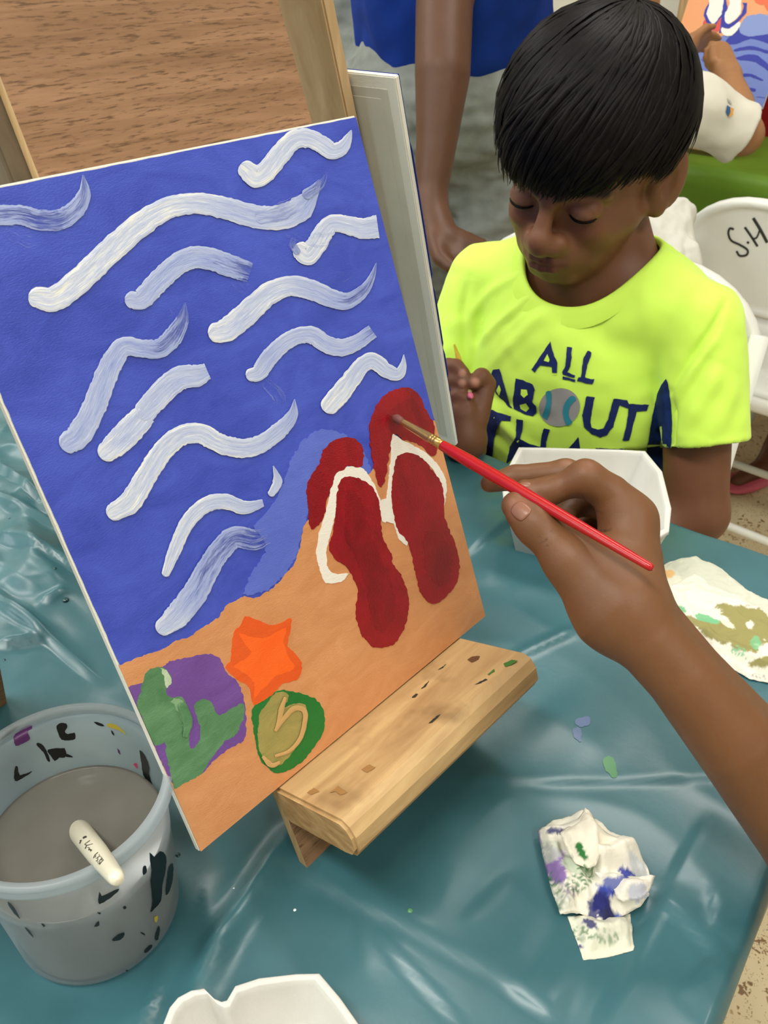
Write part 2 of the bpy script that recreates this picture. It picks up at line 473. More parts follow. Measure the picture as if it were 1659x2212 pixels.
FOLDS = [
    (392, 1900, 380, 2010, .0035, .0050, 'v'), (380, 2000, 310, 2230, .0035, .0050, 'v'),
    (612, 1830, 470, 2060, .010, .0070, 'v'), (480, 2030, 400, 2212, .012, .0060, 'v'),
    (440, 1918, 438, 2030, .008, .003, 's'), (690, 1920, 1100, 2141, .05, .0030, 's'), (760, 1960, 790, 2140, .02, .003, 'r'),
    (830, 2050, 980, 2212, .03, .003, 's'), (1060, 1708, 1640, 1690, .02, .0022, 's'), (930, 1790, 1130, 1740, .03, .003, 'r'),
    (1120, 1424, 1240, 1370, .006, .004, 'v'), (1050, 1260, 1090, 1180, .02, .003, 'r'), (1020, 1200, 1100, 1130, .02, .004, 's'),
    (1512, 1785, 1452, 1892, .02, .0035, 's'), (1425, 1958, 1300, 2212, .03, .0035, 's'), (1422, 1958, 1545, 2080, .02, .003, 's'),
    (1531, 1930, 1532, 2020, .015, .003, 's'), (1538, 2080, 1465, 2150, .03, .004, 's'), (1100, 2150, 1190, 2212, .03, .003, 's'),
    (1180, 1560, 1300, 1640, .03, .003, 'r'), (1100, 1900, 1000, 2000, .05, .002, 's'),
    (0, 1050, 120, 1150, .010, .010, 's'), (0, 1130, 140, 1190, .008, .008, 'v'), (0, 1330, 90, 1400, .006, .008, 'v'), (60, 1380, 190, 1470, .008, .008, 's'),
    (0, 1220, 180, 1280, .020, .010, 's'), (110, 1350, 150, 1330, .006, .006, 'v'), (20, 1440, 100, 1420, .010, .008, 's'),
]
def cloth():
    av = np.concatenate([np.linspace(-.30, -.012, 22), np.linspace(-.0095, .76, 224), np.linspace(.78, 1.42, 22)])
    bv = np.concatenate([np.linspace(-.30, -.012, 22), np.linspace(-.0095, .78, 230), np.linspace(.81, 1.82, 26)])
    A, B = np.meshgrid(av, bv, indexing='ij'); A = A.ravel(); B = B.ravel()
    Ac, Bc = np.maximum(A, 0), np.maximum(B, 0)
    P = T_C - Ac[:, None] * T_EX + Bc[:, None] * T_EY
    h = sheet_height(P)
    quiet = np.ones(len(P))
    for cx, cy, r in ((-.035, .0495, .045),):
        quiet *= smooth_step(r * .95, r * 1.5, np.hypot(P[:, 0] - cx, P[:, 1] - cy))
    h *= quiet
    over_a, over_b = np.maximum(-A, 0), np.maximum(-B, 0); over = np.hypot(over_a, over_b)
    wav = np.array([noise.noise((x * 9, y * 9, 5.0)) for x, y in zip(Ac.tolist(), Bc.tolist())])
    bulge = .007 * smooth_step(0, .012, over) + (.004 + .018 * wav) * smooth_step(0.01, .2, over)
    ua, ub = over_a / np.maximum(over, 1e-6), over_b / np.maximum(over, 1e-6)
    XY = P + (ua * bulge)[:, None] * T_EX - (ub * bulge)[:, None] * T_EY
    Z = TZ - .004 + .0045 + h - np.maximum(over - .004, 0) - .0025 * smooth_step(0, .01, over)
    V = np.column_stack([XY, Z]); na, nb = len(av), len(bv)
    i, j = np.meshgrid(np.arange(na - 1), np.arange(nb - 1), indexing='ij'); q = (i * nb + j).ravel()
    F = np.stack([q, q + 1, q + nb + 1, q + nb], 1)
    o = mesh_np('tablecloth', V, F, M_SHEET)
    return tag(o, 'shiny teal plastic sheet spread creased over the near table', 'tablecloth')
cl = cloth()
CL_BVH = BVHTree.FromObject(cl, bpy.context.evaluated_depsgraph_get())
def cloth_z(x, y):
    hit = CL_BVH.ray_cast(Vector((x, y, TZ + .3)), Vector((0, 0, -1)))
    return hit[0].z if hit[0] is not None else TZ
M_DROPW = plain('white_paint_drop', (225, 230, 228), .3); M_DROPG = plain('green_paint_drop', (84, 140, 96), .4); M_DROPD = plain('dark_water_drop', (40, 72, 76), .15, .6)
M_DROPV = plain('violet_paint_smear', (92, 112, 146), .4)
def drop(x, y, r, m, name):
    p = onz(x, y); z = cloth_z(p[0], p[1])
    lathe(name, (p[0], p[1], z - .0003), [(r, 0), (r * .9, r * .28), (r * .55, r * .5), (0, r * .6)], m, cl, 12)
for x, y, r, m in ((638, 1975, .0010, M_DROPW), (507, 1929, .0007, M_DROPW), (885, 1985, .0016, M_DROPG), (385, 1848, .0016, M_DROPD), (155, 1343, .0026, M_DROPD), (137, 1293, .0014, M_DROPD),
                   (41, 1181, .0012, M_DROPD), (22, 1462, .0012, M_DROPD)):
    drop(x, y, r, m, 'paint_drop')
def smear(name, pts, m, parent, lift=.0003):
    pts = poly_dense(smooth_closed(pts, 3), 4, 2.5, 5); V = []
    for x, y in pts:
        p = onz(x, y); V.append((p[0], p[1], cloth_z(p[0], p[1]) + lift))
    return mesh_np(name, V, [list(t) for t in tessellate_polygon([[Vector((x, y, 0)) for x, y in pts]])], m, parent)
smear('paint_smear', [(1300, 1652), (1322, 1648), (1330, 1690), (1318, 1690), (1303, 1672)], M_DROPG, cl)
smear('paint_smear', [(1240, 1570), (1268, 1560), (1272, 1578), (1248, 1586)], M_DROPV, cl)
smear('paint_smear', [(1234, 1590), (1250, 1588), (1252, 1616), (1240, 1612)], M_DROPV, cl)

# ================================================================== easel with the plywood panel
TH = math.radians(21)
UP = np.array([0, math.sin(TH), math.cos(TH)]); NF = np.array([0, -math.cos(TH), math.sin(TH)]); EX = np.array([1.0, 0, 0])
CB = np.array([0, 0, .0604 + TZ])                      # lower left corner of the canvas face
def cw(u, v, off=0.0): return CB + EX * u + UP * v + NF * off
def cpix(x, y, off=0.0): return onplane(x, y, NF, CB + NF * off)
CT = .0042                                             # canvas panel thickness
M_PLY = wood('plywood_face', (166, 128, 96), (132, 98, 70), 0, 16, 12, .6, .9)
M_PINEP = wood('broad_pine_post', (212, 182, 140), (182, 150, 108), 2, 9, 7, .6)
M_PLYEDGE = wood('plywood_edge', (216, 186, 138), (186, 150, 104), 2, 10, 20, .7)
M_PINE = wood('pine_post', (188, 158, 116), (150, 120, 82), 2, 9, 7, .6)
M_GREYP = wood('weathered_post', (120, 106, 84), (92, 80, 62), 2, 9, 7, .7)
M_PINEL = wood('pine_ledge', (202, 170, 120), (158, 122, 80), 0, 7, 8, .55, 0, .6)
M_ENDG = wood('pine_end_grain', (196, 164, 114), (150, 116, 72), 1, 4, 60, .8)
M_DARK = plain('dark_paint_mark', (38, 40, 34), .6); M_GRN = plain('green_paint_mark', (62, 112, 44), .5); M_BRN = plain('brown_knot', (96, 62, 32), .6)
eas = empty('tabletop_easel', (.127, 0, TZ), 'wooden tabletop easel with plywood board and pine ledge holding the beach painting', 'easel')
PO = -CT - .0005
def board():
    bm = bmesh.new(); box_bm(bm, cw(.0513, -.0618, PO - .006), EX * .1504, UP * .60, NF * .006)
    bmesh.ops.recalc_face_normals(bm, faces=bm.faces)
    for f in bm.faces: f.material_index = 0 if abs(f.normal.dot(Vector(NF))) > .9 else 1
    return bm_obj('plywood_board', bm, [M_PLY, M_PLYEDGE], eas)
board()
box('rear_post', cw(.0425, -.01, PO - .034), EX * .045, UP * .54, NF * .0275, M_GREYP, eas, .0015)
box('rear_post', cw(.142, -.01, PO - .034), EX * .045, UP * .54, NF * .0275, M_GREYP, eas, .0015)
x0 = .122                                               # hinged back leg
p0 = cw(x0, .50, PO - .036); p1 = np.array([x0, .345, TZ + .004]); d = p1 - p0; nn = np.cross(EX, d); nn /= np.linalg.norm(nn)
box('back_leg', p0, EX * .034, d, nn * .018, M_PINE, eas, .001)
def ledge():
    """rounded-nose pine ledge, section swept along the board"""
    prof = [(0, 0), (.0535, 0), (.058, -.003), (.0605, -.0085), (.0600, -.0165), (.0560, -.0215), (.050, -.0225), (.006, -.0225), (0, -.020)]
    V = []; F = []; n = len(prof)
    for i, u in enumerate((.0490, .2035)):
        for a, b in prof:
            aa = a - (.0025 if i == 1 and a > .05 else 0)
            V.append(cw(u, b - .0006, PO + .0006 + a))
    F = [list(range(n))[::-1], [n + k for k in range(n)]] + [[k, (k + 1) % n, n + (k + 1) % n, n + k] for k in range(n)]
    bm = bmesh.new(); vs = [bm.verts.new(v) for v in V]
    for f in F: bm.faces.new([vs[i] for i in f])
    bmesh.ops.recalc_face_normals(bm, faces=bm.faces)
    for f in bm.faces: f.material_index = 1 if abs(f.normal.x) > .9 else 0
    # bevel the right-hand corner and soften
    bmesh.ops.bevel(bm, geom=[e for e in bm.edges if abs(e.verts[0].co.x - e.verts[1].co.x) < 1e-4], offset=.0018, segments=2, affect='EDGES')
    return bm_obj('ledge', bm, [M_PINEL, M_ENDG], eas)
led = ledge()
def mark(px, m, name='paint_mark', pl=None, off=.0003):
    pts = poly_dense(px, 3, 1.0, px[0][0]); n, p0 = (UP, CB + UP * -.0006) if pl is None else pl
    V = [onplane(x, y, n, p0 + n * off) for x, y in pts]
    return mesh_np(name, V, [list(t) for t in tessellate_polygon([[Vector((x, y, 0)) for x, y in pts]])], m, led)
def c5(l): return [(500 + x / 2.212, 1350 + y / 2.212) for x, y in l]
mark(c5([(1125, 165), (1150, 150), (1185, 148), (1180, 165), (1150, 178)]), M_BRN)
mark(c5([(1300, 185), (1340, 165), (1368, 170), (1330, 195), (1308, 200)]), M_GRN)
mark(c5([(1222, 235), (1255, 210), (1258, 222), (1230, 240)]), M_GRN)
mark(c5([(1160, 285), (1215, 255), (1225, 262), (1180, 282)]), M_DARK)
mark(c5([(905, 305), (930, 280), (945, 266), (925, 296)]), M_DARK)
mark(c5([(860, 348), (880, 326), (892, 330), (880, 344)]), M_DARK)
mark(c5([(940, 470), (985, 432), (1000, 426), (960, 466)]), M_DARK)
mark(c5([(985, 215), (1025, 186), (1010, 206)]), M_DARK)
M_STAIN = plain('wood_stain', (150, 110, 60), .6)
mark(c5([(470, 800), (510, 768), (555, 800), (520, 812), (500, 795)]), M_STAIN)
mark(c5([(360, 800), (395, 778), (420, 795), (380, 810)]), M_STAIN)
mark(c5([(620, 690), (660, 665), (690, 680), (650, 705)]), M_STAIN)

# ================================================================== the beach painting
CWD, CHT = .2286, .3048
M_CANVAS = plain('primed_canvas', (232, 230, 220), .8, .2, bump=.4, bscale=1400)
can = empty('beach_painting', cw(0, 0), 'canvas panel painted with blue sea, white waves and red sandals, on the near easel', 'painting')
box('canvas_panel', cw(0, 0, -CT), EX * CWD, UP * CHT, NF * CT, M_CANVAS, can, .0006)
def paint_mat(name, a, b, rough=.42, sc=28, stretch=(1, 1, 2.2), spec=.4, bumps=.35):
    d = Nd(name); v = d.coord('Object', stretch)
    f = d.noise(v, sc, 5, .62, .8); f2 = d.noise(d.coord('Object', (1, 1, 1)), 7, 2)
    c = d.ramp(d.math('ADD', d.math('MULTIPLY', f, .6), d.math('MULTIPLY', f2, .4)), [(.32, lin(a)), (.66, lin(b))])
    wv = d.add('ShaderNodeTexNoise'); wv.inputs['Scale'].default_value = 900; wv.inputs['Detail'].default_value = 1
    d.l.new(d.coord('Object', (1, 2.2, 2.2)), wv.inputs['Vector'])
    d.bump(d.math('ADD', wv.outputs['Fac'], d.math('MULTIPLY', f, 1.2)), bumps, .0004)
    return d.set(c, rough, spec)
M_BLUE = paint_mat('blue_acrylic', (52, 68, 172), (76, 96, 206))
M_BLUEL = paint_mat('light_blue_acrylic', (84, 102, 196), (100, 120, 214))
M_SAND = paint_mat('sand_acrylic', (200, 134, 84), (218, 156, 106), sc=40)
M_RED = paint_mat('red_acrylic', (118, 10, 22), (164, 18, 34), .30, 60, (1, 1, .5), .5, .6)
M_REDD = paint_mat('dark_red_acrylic', (108, 8, 20), (150, 14, 28), .30, 60, (1, 1, .5), .5, .6)
M_WHITE = paint_mat('white_strap_acrylic', (232, 226, 214), (242, 238, 228), .5)
M_OR1 = paint_mat('burnt_orange_acrylic', (222, 84, 26), (236, 98, 36)); M_OR2 = paint_mat('bright_orange_acrylic', (246, 96, 24), (254, 112, 40))
M_PURP = paint_mat('purple_acrylic', (104, 66, 142), (122, 84, 164)); M_GR1 = paint_mat('leaf_green_acrylic', (66, 116, 74), (108, 154, 112), .35, 50)
M_GR2 = paint_mat('deep_green_acrylic', (22, 108, 42), (34, 124, 54)); M_OLIVE = paint_mat('olive_acrylic', (140, 136, 74), (178, 160, 96), .32, 60)
M_PINKO = paint_mat('salmon_acrylic', (194, 160, 100), (214, 166, 112), .35); M_PALE = paint_mat('pale_green_acrylic', (150, 180, 140), (220, 228, 206), .35, 60)
_lay = [0]
def clampc(p):
    u = np.clip((p - CB) @ EX, .0004, CWD - .0003); v = np.clip((p - CB) @ UP, .0003, CHT - .0003); return CB + EX * u + UP * v
def layer(name, px, m, label=None, jag=2.0, smooth=3, lift=None, parent=None):
    """a flat coat of paint with a ragged outline, lying on the canvas"""
    _lay[0] += 1; off = .00040 + .000028 * _lay[0] if lift is None else lift
    pts = poly_dense(smooth_closed(px, smooth) if smooth else px, 4.5, jag, _lay[0])
    P = [clampc(cpix(x, y)) for x, y in pts]
    P = [p for i, p in enumerate(P) if np.linalg.norm(p - P[i - 1]) > 4e-4]
    tri = [list(t) for t in tessellate_polygon([[Vector(((p - CB) @ EX, (p - CB) @ UP, 0)) for p in P]])]
    n = len(P); V = [p + NF * off for p in P] + [p - NF * .00005 for p in P]
    F = tri + [[i, (i + 1) % n, n + (i + 1) % n, n + i] for i in range(n)]
    bm = bmesh.new(); vs = [bm.verts.new(v) for v in V]
    for f in F:
        try: bm.faces.new([vs[i] for i in f])
        except ValueError: pass
    o = bm_obj(name, bm, m, parent or can)
    if label: o['label'] = label
    return o
def c2(l, ox, oy, s): return [(ox + x / s, oy + y / s) for x, y in l]
def cA(l): return c2(l, 200, 800, 1.8433)
def cB(l): return c2(l, 200, 1200, 2.765)
# blue ground over the whole face (ragged at the left edge), then the sand
blue = [cw(.0006 + .0005 * math.sin(i * 1.3), CHT * (1 - i / 40)) for i in range(41)]
def ground():
    us = np.linspace(0, CWD - .0003, 60); V = []; F = []
    rag = [(.0006 + .0009 * abs(noise.noise((i * .45, 2, 7)))) for i in range(81)]
    for i in range(81):
        for u in us: V.append(cw(max(u, rag[i]), .0009 + (CHT - .0018 - .0006 * abs(noise.noise((u * 60, 3, 1)))) * i / 80, .0002 + .00012 * noise.noise((u * 90, i * .35, 4))))
    for i in range(80):
        for j in range(59): a = i * 60 + j; F.append([a, a + 1, a + 61, a + 60])
    return mesh_np('blue_ground', V, F, M_BLUE, can)
ground()
layer('light_blue_patch', cA([(870, 250), (960, 240), (1060, 300), (1110, 420), (1020, 440), (900, 420), (860, 560), (830, 660), (800, 760), (700, 870), (600, 890), (640, 800), (690, 700), (640, 620), (700, 560), (760, 440), (800, 330)]), M_BLUEL, jag=4)
layer('sand_ground', [(240, 1446), (290, 1422), (345, 1405), (380, 1384), (405, 1378), (435, 1358), (470, 1335), (488, 1308), (505, 1300), (528, 1286), (548, 1293), (580, 1278), (605, 1255), (635, 1218), (650, 1172), (654, 1140),
      (690, 1085), (740, 1050), (798, 1022), (850, 960), (900, 925), (950, 900), (1060, 1335), (432, 1860)], M_SAND, jag=2.5, smooth=0)
layer('purple_shell', cB([(205, 800), (300, 758), (400, 680), (455, 632), (520, 618), (600, 600), (700, 588), (760, 620), (800, 700), (870, 765), (905, 880), (915, 1000), (910, 1085), (860, 1130), (790, 1165), (720, 1230), (650, 1300), (560, 1340), (480, 1362), (440, 1300), (330, 1060)]), M_PURP, jag=2.5)
layer('green_mermaid', cB([(296, 750), (325, 690), (390, 665), (440, 680), (466, 740), (440, 800), (455, 845), (530, 845), (556, 900), (578, 970), (572, 1100), (590, 1150), (630, 1120), (640, 1050), (620, 960), (604, 900), (640, 858), (700, 870), (730, 930), (760, 950), (830, 910), (886, 880), (905, 920), (890, 990), (850, 1070), (790, 1110), (750, 1150), (700, 1220), (650, 1300), (560, 1350), (490, 1388), (470, 1330), (440, 1200), (430, 1110), (372, 1138), (320, 1040), (290, 960), (258, 890), (285, 810)]), M_GR1, jag=2.5)
layer('mermaid_highlight', cB([(400, 670), (445, 690), (468, 735), (445, 790), (430, 770), (425, 720)]), M_PALE, jag=3)
layer('mermaid_highlight', cB([(455, 870), (500, 850), (535, 870), (548, 960), (545, 1040), (520, 960), (480, 890)]), paint_mat('mid_green_acrylic', (110, 156, 112), (150, 182, 144), .35, 60), jag=3)
layer('starfish', cB([(905, 365), (950, 372), (1000, 392), (1070, 416), (1120, 402), (1185, 374), (1170, 480), (1160, 540), (1208, 585), (1243, 640), (1240, 700), (1210, 745), (1130, 765), (1085, 810), (1050, 860), (960, 892), (945, 830), (920, 770), (860, 740), (788, 665), (820, 632), (828, 540), (840, 452), (878, 420)]), M_OR1, 'orange starfish painted on the sand', 1.6, 2)
layer('starfish_centre', cB([(870, 462), (930, 482), (1010, 492), (1060, 478), (1152, 428), (1136, 510), (1150, 560), (1165, 600), (1200, 660), (1175, 690), (1090, 716), (1040, 775), (1000, 805), (962, 850), (962, 760), (910, 704), (838, 662), (900, 620), (945, 575), (900, 520)]), M_OR2, jag=1.5, smooth=2)
layer('green_shell', cB([(945, 950), (970, 892), (1030, 860), (1100, 808), (1150, 802), (1250, 825), (1330, 860), (1372, 915), (1385, 1010), (1360, 1080), (1290, 1180), (1220, 1250), (1120, 1300), (1060, 1282), (1000, 1220), (970, 1120), (962, 1050)]), M_GR2, jag=2.5)
layer('shell_middle', cB([(985, 1020), (1000, 930), (1040, 880), (1090, 818), (1150, 815), (1165, 850), (1142, 905), (1210, 880), (1262, 892), (1275, 950), (1250, 1060), (1200, 1160), (1130, 1240), (1060, 1255), (1010, 1200), (985, 1120)]), M_OLIVE, jag=2)
# sandals: straps under, soles over
def ribbon(name, px, wid, m, op, parent=None, per=10, nv=9, lift=.00025, bulge=.00042, label=None, jag=.10):
    _lay[0] += 1; C = catmull(px, per); n = len(C)
    W = np.interp(np.linspace(0, 1, n), np.linspace(0, 1, len(wid)), wid); OP = np.interp(np.linspace(0, 1, n), np.linspace(0, 1, len(op)), op)
    T = np.gradient(C, axis=0); T /= np.linalg.norm(T, axis=1)[:, None]; N2 = np.stack([-T[:, 1], T[:, 0]], 1)
    s = np.concatenate([[0], np.cumsum(np.linalg.norm(np.diff(C, axis=0), axis=1))])
    # round off the start of the stroke
    r0 = W[0] / 2; rows = []
    ext = []
    for k, e in enumerate((1.0, .92, .72, .45, .2)):
        ext.append((C[0] - T[0] * r0 * e * .8, W[0] * math.sqrt(max(0.03, 1 - e * e)), OP[0], -r0 * e * .8, N2[0]))
    rows = ext + [(C[i], W[i], OP[i], s[i], N2[i]) for i in range(n)]
    V, uv, ops = [], [], []
    for i, (c, w, o_, ss, nn) in enumerate(rows):
        jl = 1 + jag * noise.noise((ss * .16, 1.5, _lay[0] * 3.3)); jr = 1 + jag * noise.noise((ss * .16, 8.5, _lay[0] * 3.3))
        for j in range(nv):
            t = j / (nv - 1) * 2 - 1
            p = c + nn * (w / 2) * t * (jl if t < 0 else jr)
            q = clampc(cpix(*p)); prof = max(0, 1 - t ** 4)
            rim = .35 * math.exp(-((abs(t) - .78) / .16) ** 2)
            V.append(q + NF * (lift + .00002 * _lay[0] + bulge * o_ * (.35 * prof + rim + .12 * noise.noise((t * 7, ss * .03, _lay[0])))))
            uv.append((ss / 400 + _lay[0] * .37, (t + 1) / 2)); ops.append(min(1, o_ + .16 * abs(t) ** 2.5 * (1 if o_ > .45 else .3)))
    F = [[i * nv + j, i * nv + j + 1, (i + 1) * nv + j + 1, (i + 1) * nv + j] for i in range(len(rows) - 1) for j in range(nv - 1)]
    o = mesh_np(name, V, F, m, parent or can); set_uv(o, uv)
    a = o.data.attributes.new('cover', 'FLOAT', 'POINT'); a.data.foreach_set('value', np.array(ops, dtype=np.float32))
    if label: o['label'] = label
    return o
def m_wave():
    d = Nd('white_wave_acrylic'); a = d.add('ShaderNodeAttribute', attribute_name='cover').outputs['Fac']
    v = d.coord('UV', (5.5, 8, 1)); s1 = d.noise(v, 1.0, 4, .65); s2 = d.noise(d.coord('UV', (18, 26, 1)), 1.0, 3, .6)
    st = d.math('ADD', d.math('MULTIPLY', s1, .65), d.math('MULTIPLY', s2, .35))
    alpha = d.math('ADD', d.math('MULTIPLY', d.math('SUBTRACT', d.math('MULTIPLY', a, 1.28), st), 4.2), .12, True)
    thick = d.math('ADD', d.math('MULTIPLY', a, .90), d.math('MULTIPLY', d.math('SUBTRACT', .5, st), 1.15), True)
    c = d.ramp(thick, [(.25, lin((108, 126, 204))), (.55, lin((158, 172, 220))), (.80, lin((190, 201, 230))), (.93, lin((214, 220, 234))), (1.0, lin((238, 238, 230)))])
    d.bump(st, .55, .0006)
    d.l.new(alpha, d.b.inputs['Alpha'])
    return d.set(c, .42, .4)
M_WAVE = m_wave()
def solid_cover(name, m):  # ordinary paint on a ribbon
    return m
layer('strap_paint', cA([(955, 415), (1010, 383), (1070, 388), (1100, 425), (1130, 480), (1170, 590), (1150, 600), (1128, 520), (1100, 460), (1040, 428), (990, 435), (972, 490), (965, 560), (945, 650), (928, 725), (935, 790), (975, 812), (1015, 808), (985, 842), (925, 846), (900, 790), (888, 730), (900, 650), (920, 580), (940, 500)]), M_WHITE, 'white strap of the left red sandal', 1.6, 2)
layer('strap_paint', cA([(1178, 268), (1195, 252), (1235, 280), (1310, 318), (1370, 372), (1400, 430), (1406, 480), (1396, 545), (1386, 470), (1356, 400), (1310, 352), (1262, 330), (1212, 340), (1196, 400), (1188, 500), (1200, 590), (1216, 640), (1250, 655), (1248, 698), (1215, 668), (1196, 610), (1140, 590), (1150, 515), (1168, 510), (1176, 420), (1186, 330)]), M_WHITE, 'white strap of the right red sandal', 1.6, 2)
layer('red_sandal_toe', cA([(1075, 330), (1062, 290), (1030, 268), (1000, 265), (960, 280), (915, 318), (902, 368), (872, 410), (850, 468), (855, 540), (862, 622), (885, 625), (918, 580), (930, 520), (955, 450), (968, 408), (1000, 396), (1012, 380), (1068, 384)]), M_RED, jag=3)
layer('red_sandal_sole', cA([(985, 432), (1040, 424), (1100, 455), (1128, 500), (1145, 590), (1150, 660), (1185, 730), (1192, 772), (1228, 820), (1254, 900), (1255, 960), (1235, 1030), (1198, 1088), (1150, 1104), (1100, 1090), (1062, 1040), (1046, 960), (1055, 880), (1038, 830), (1005, 778), (962, 750), (940, 705), (955, 640), (965, 560), (970, 490)]), M_RED, jag=2.5)
layer('red_sandal_toe', cA([(1110, 180), (1140, 122), (1190, 82), (1250, 68), (1290, 90), (1320, 150), (1350, 200), (1360, 250), (1366, 330), (1342, 342), (1318, 310), (1280, 290), (1230, 272), (1192, 250), (1182, 300), (1170, 390), (1150, 465), (1132, 450), (1116, 380), (1105, 300), (1100, 230)]), M_RED, jag=3)
layer('red_sandal_sole', cA([(1210, 342), (1258, 330), (1310, 350), (1350, 398), (1385, 450), (1396, 510), (1396, 570), (1410, 620), (1440, 690), (1456, 760), (1450, 830), (1420, 882), (1370, 926), (1332, 920), (1300, 880), (1285, 810), (1265, 730), (1250, 682), (1215, 640), (1195, 580), (1186, 500), (1195, 400)]), M_RED, jag=2.5)
layer('dark_red_brushing', cA([(1195, 150), (1250, 110), (1290, 130), (1320, 190), (1340, 250), (1300, 280), (1230, 262), (1180, 240), (1160, 200)]), M_REDD, jag=5)
layer('dark_red_brushing', cA([(1010, 480), (1060, 500), (1090, 600), (1130, 720), (1180, 830), (1200, 950), (1160, 1040), (1110, 1000), (1090, 880), (1040, 740), (1000, 640)]), M_REDD, jag=6)
layer('dark_red_brushing', cA([(1330, 640), (1390, 660), (1430, 760), (1400, 850), (1340, 830), (1310, 730)]), M_REDD, jag=6)
def c7(l): return c2(l, 0, 230, 2.37)
def c8(l): return c2(l, 450, 230, 2.765)
WAVES = [
    ([(-40, 470), (0, 466), (42, 465), (84, 476), (127, 475), (160, 454), (180, 420), (178, 378)], [46, 44, 42, 44, 46, 42, 30, 2], [.55, .5, .48, .45, .45, .52, .5, .45]),
    ([(78, 643), (118, 645), (170, 606), (232, 547), (296, 490), (359, 451), (422, 440), (485, 450), (549, 468), (603, 470), (650, 448), (690, 390)], [46, 55, 56, 55, 54, 48, 44, 48, 50, 54, 56, 8], [1, 1, .98, .95, .95, .98, .9, .78, .72, .8, .7, .42]),
    ([(530, 366), (551, 382), (573, 371), (602, 335), (631, 304), (660, 299), (689, 310), (714, 326), (736, 320), (750, 299), (757, 282)], [40, 48, 45, 44, 42, 42, 38, 38, 32, 18, 3], [1, 1, .95, .9, .9, .88, .88, .86, .84, .8, .7]),
    ([(648, 541), (663, 550), (681, 530), (700, 498), (718, 483), (750, 487), (783, 494), (814, 490)], [40, 46, 44, 42, 38, 40, 45, 50], [1, .95, .9, .88, .86, .86, .84, .82]),
    ([(282, 648), (304, 646), (338, 610), (376, 576), (414, 557), (456, 561), (498, 576), (538, 589)], [36, 46, 48, 48, 48, 48, 48, 44], [.72, .7, .66, .64, .64, .6, .52, .42]),
    ([(465, 719), (490, 711), (532, 677), (578, 635), (625, 618), (674, 628), (718, 646), (750, 650), (783, 628), (801, 599), (811, 568)], [44, 52, 52, 48, 44, 44, 40, 36, 26, 14, 2], [1, .9, .86, .9, .86, .66, .6, .52, .48, .5, .45]),
    ([(540, 810), (558, 804), (580, 772), (609, 744), (642, 725), (674, 725), (703, 744), (736, 751), (768, 740), (803, 716)], [28, 36, 38, 36, 36, 38, 38, 38, 34, 30], [.86, .74, .66, .7, .7, .72, .7, .7, .66, .48]),
    ([(146, 956), (169, 939), (198, 888), (219, 833), (240, 783), (266, 749), (304, 753), (342, 753), (371, 728), (392, 690), (398, 654)], [48, 56, 52, 50, 48, 42, 38, 42, 42, 28, 3], [.66, .68, .68, .66, .64, .64, .6, .5, .46, .45, .4]),
    ([(228, 977), (253, 956), (287, 922), (312, 894)], [44, 58, 58, 50], [.98, .86, .84, .84]),
    ([(312, 888), (350, 846), (388, 816), (422, 812), (446, 802)], [50, 52, 52, 48, 36], [.8, .76, .76, .76, .7]),
    ([(244, 1106), (281, 1082), (314, 1028), (346, 979), (384, 944), (428, 936), (471, 957), (515, 968), (558, 960), (601, 930), (629, 898), (634, 862)], [40, 50, 46, 46, 44, 44, 42, 42, 40, 36, 26, 2], [1, .95, .92, .9, .9, .92, .9, .84, .8, .72, .6, .5]),
    ([(709, 877), (728, 856), (754, 823), (779, 791), (804, 780), (833, 801), (857, 808), (868, 790), (870, 766)], [40, 44, 40, 36, 36, 32, 28, 16, 2], [1, .98, .9, .86, .84, .82, .84, .84, .7]),
    ([(356, 1238), (374, 1191), (401, 1131), (439, 1092), (482, 1083), (526, 1096), (566, 1086)], [18, 28, 32, 34, 34, 30, 16], [.92, .92, .9, .9, .84, .8, .66]),
    ([(584, 1066), (597, 1040), (588, 1006)], [16, 22, 2], [.84, .82, .7]),
    ([(350, 1355), (379, 1330), (417, 1283), (444, 1234), (471, 1191), (504, 1160), (547, 1166), (576, 1156)], [38, 54, 54, 50, 48, 46, 46, 34], [.86, .76, .58, .52, .50, .48, .42, .36]),
]
for pts, wd, op in WAVES: ribbon('white_wave', pts, wd, M_WAVE, op)
for pts, wd, op in (([(560, 470), (610, 455), (660, 425)], [30, 40, 22], [.36, .42, .3]), ([(620, 500), (690, 520), (740, 505)], [26, 34, 20], [.3, .34, .28]), ([(470, 560), (520, 620), (560, 640)], [30, 36, 20], [.3, .32, .26]),
                    ([(575, 830), (600, 860), (596, 890)], [24, 30, 16], [.34, .36, .26]), ([(690, 590), (740, 600), (780, 570)], [22, 26, 12], [.3, .34, .28]), ([(20, 500), (60, 520), (84, 505)], [30, 44, 18], [.32, .34, .26]),
                    ([(360, 640), (390, 700), (380, 760)], [30, 40, 20], [.27, .3, .26]), ([(660, 420), (690, 400), (703, 372)], [24, 18, 4], [.46, .42, .36]), ([(640, 545), (630, 530), (632, 512)], [14, 18, 8], [.5, .42, .34])):
    ribbon('faint_wave', pts, wd, M_WAVE, op)
ribbon('mermaid_stroke', cB([(530, 900), (560, 990), (545, 1080)]), [20, 22, 10], M_GR1, [1, 1], lift=.0004)
for l in ([(1140, 850), (1118, 920), (1105, 985), (1085, 1040)], [(1085, 1040), (1130, 975), (1190, 912), (1245, 915), (1262, 960), (1235, 1080), (1170, 1160), (1080, 1195)], [(1010, 1200), (1060, 1248), (1110, 1230)]):
    ribbon('shell_spiral', cB(l), [7, 12, 10, 6], M_PINKO, [1, 1], lift=.0004, bulge=.0003, nv=5)
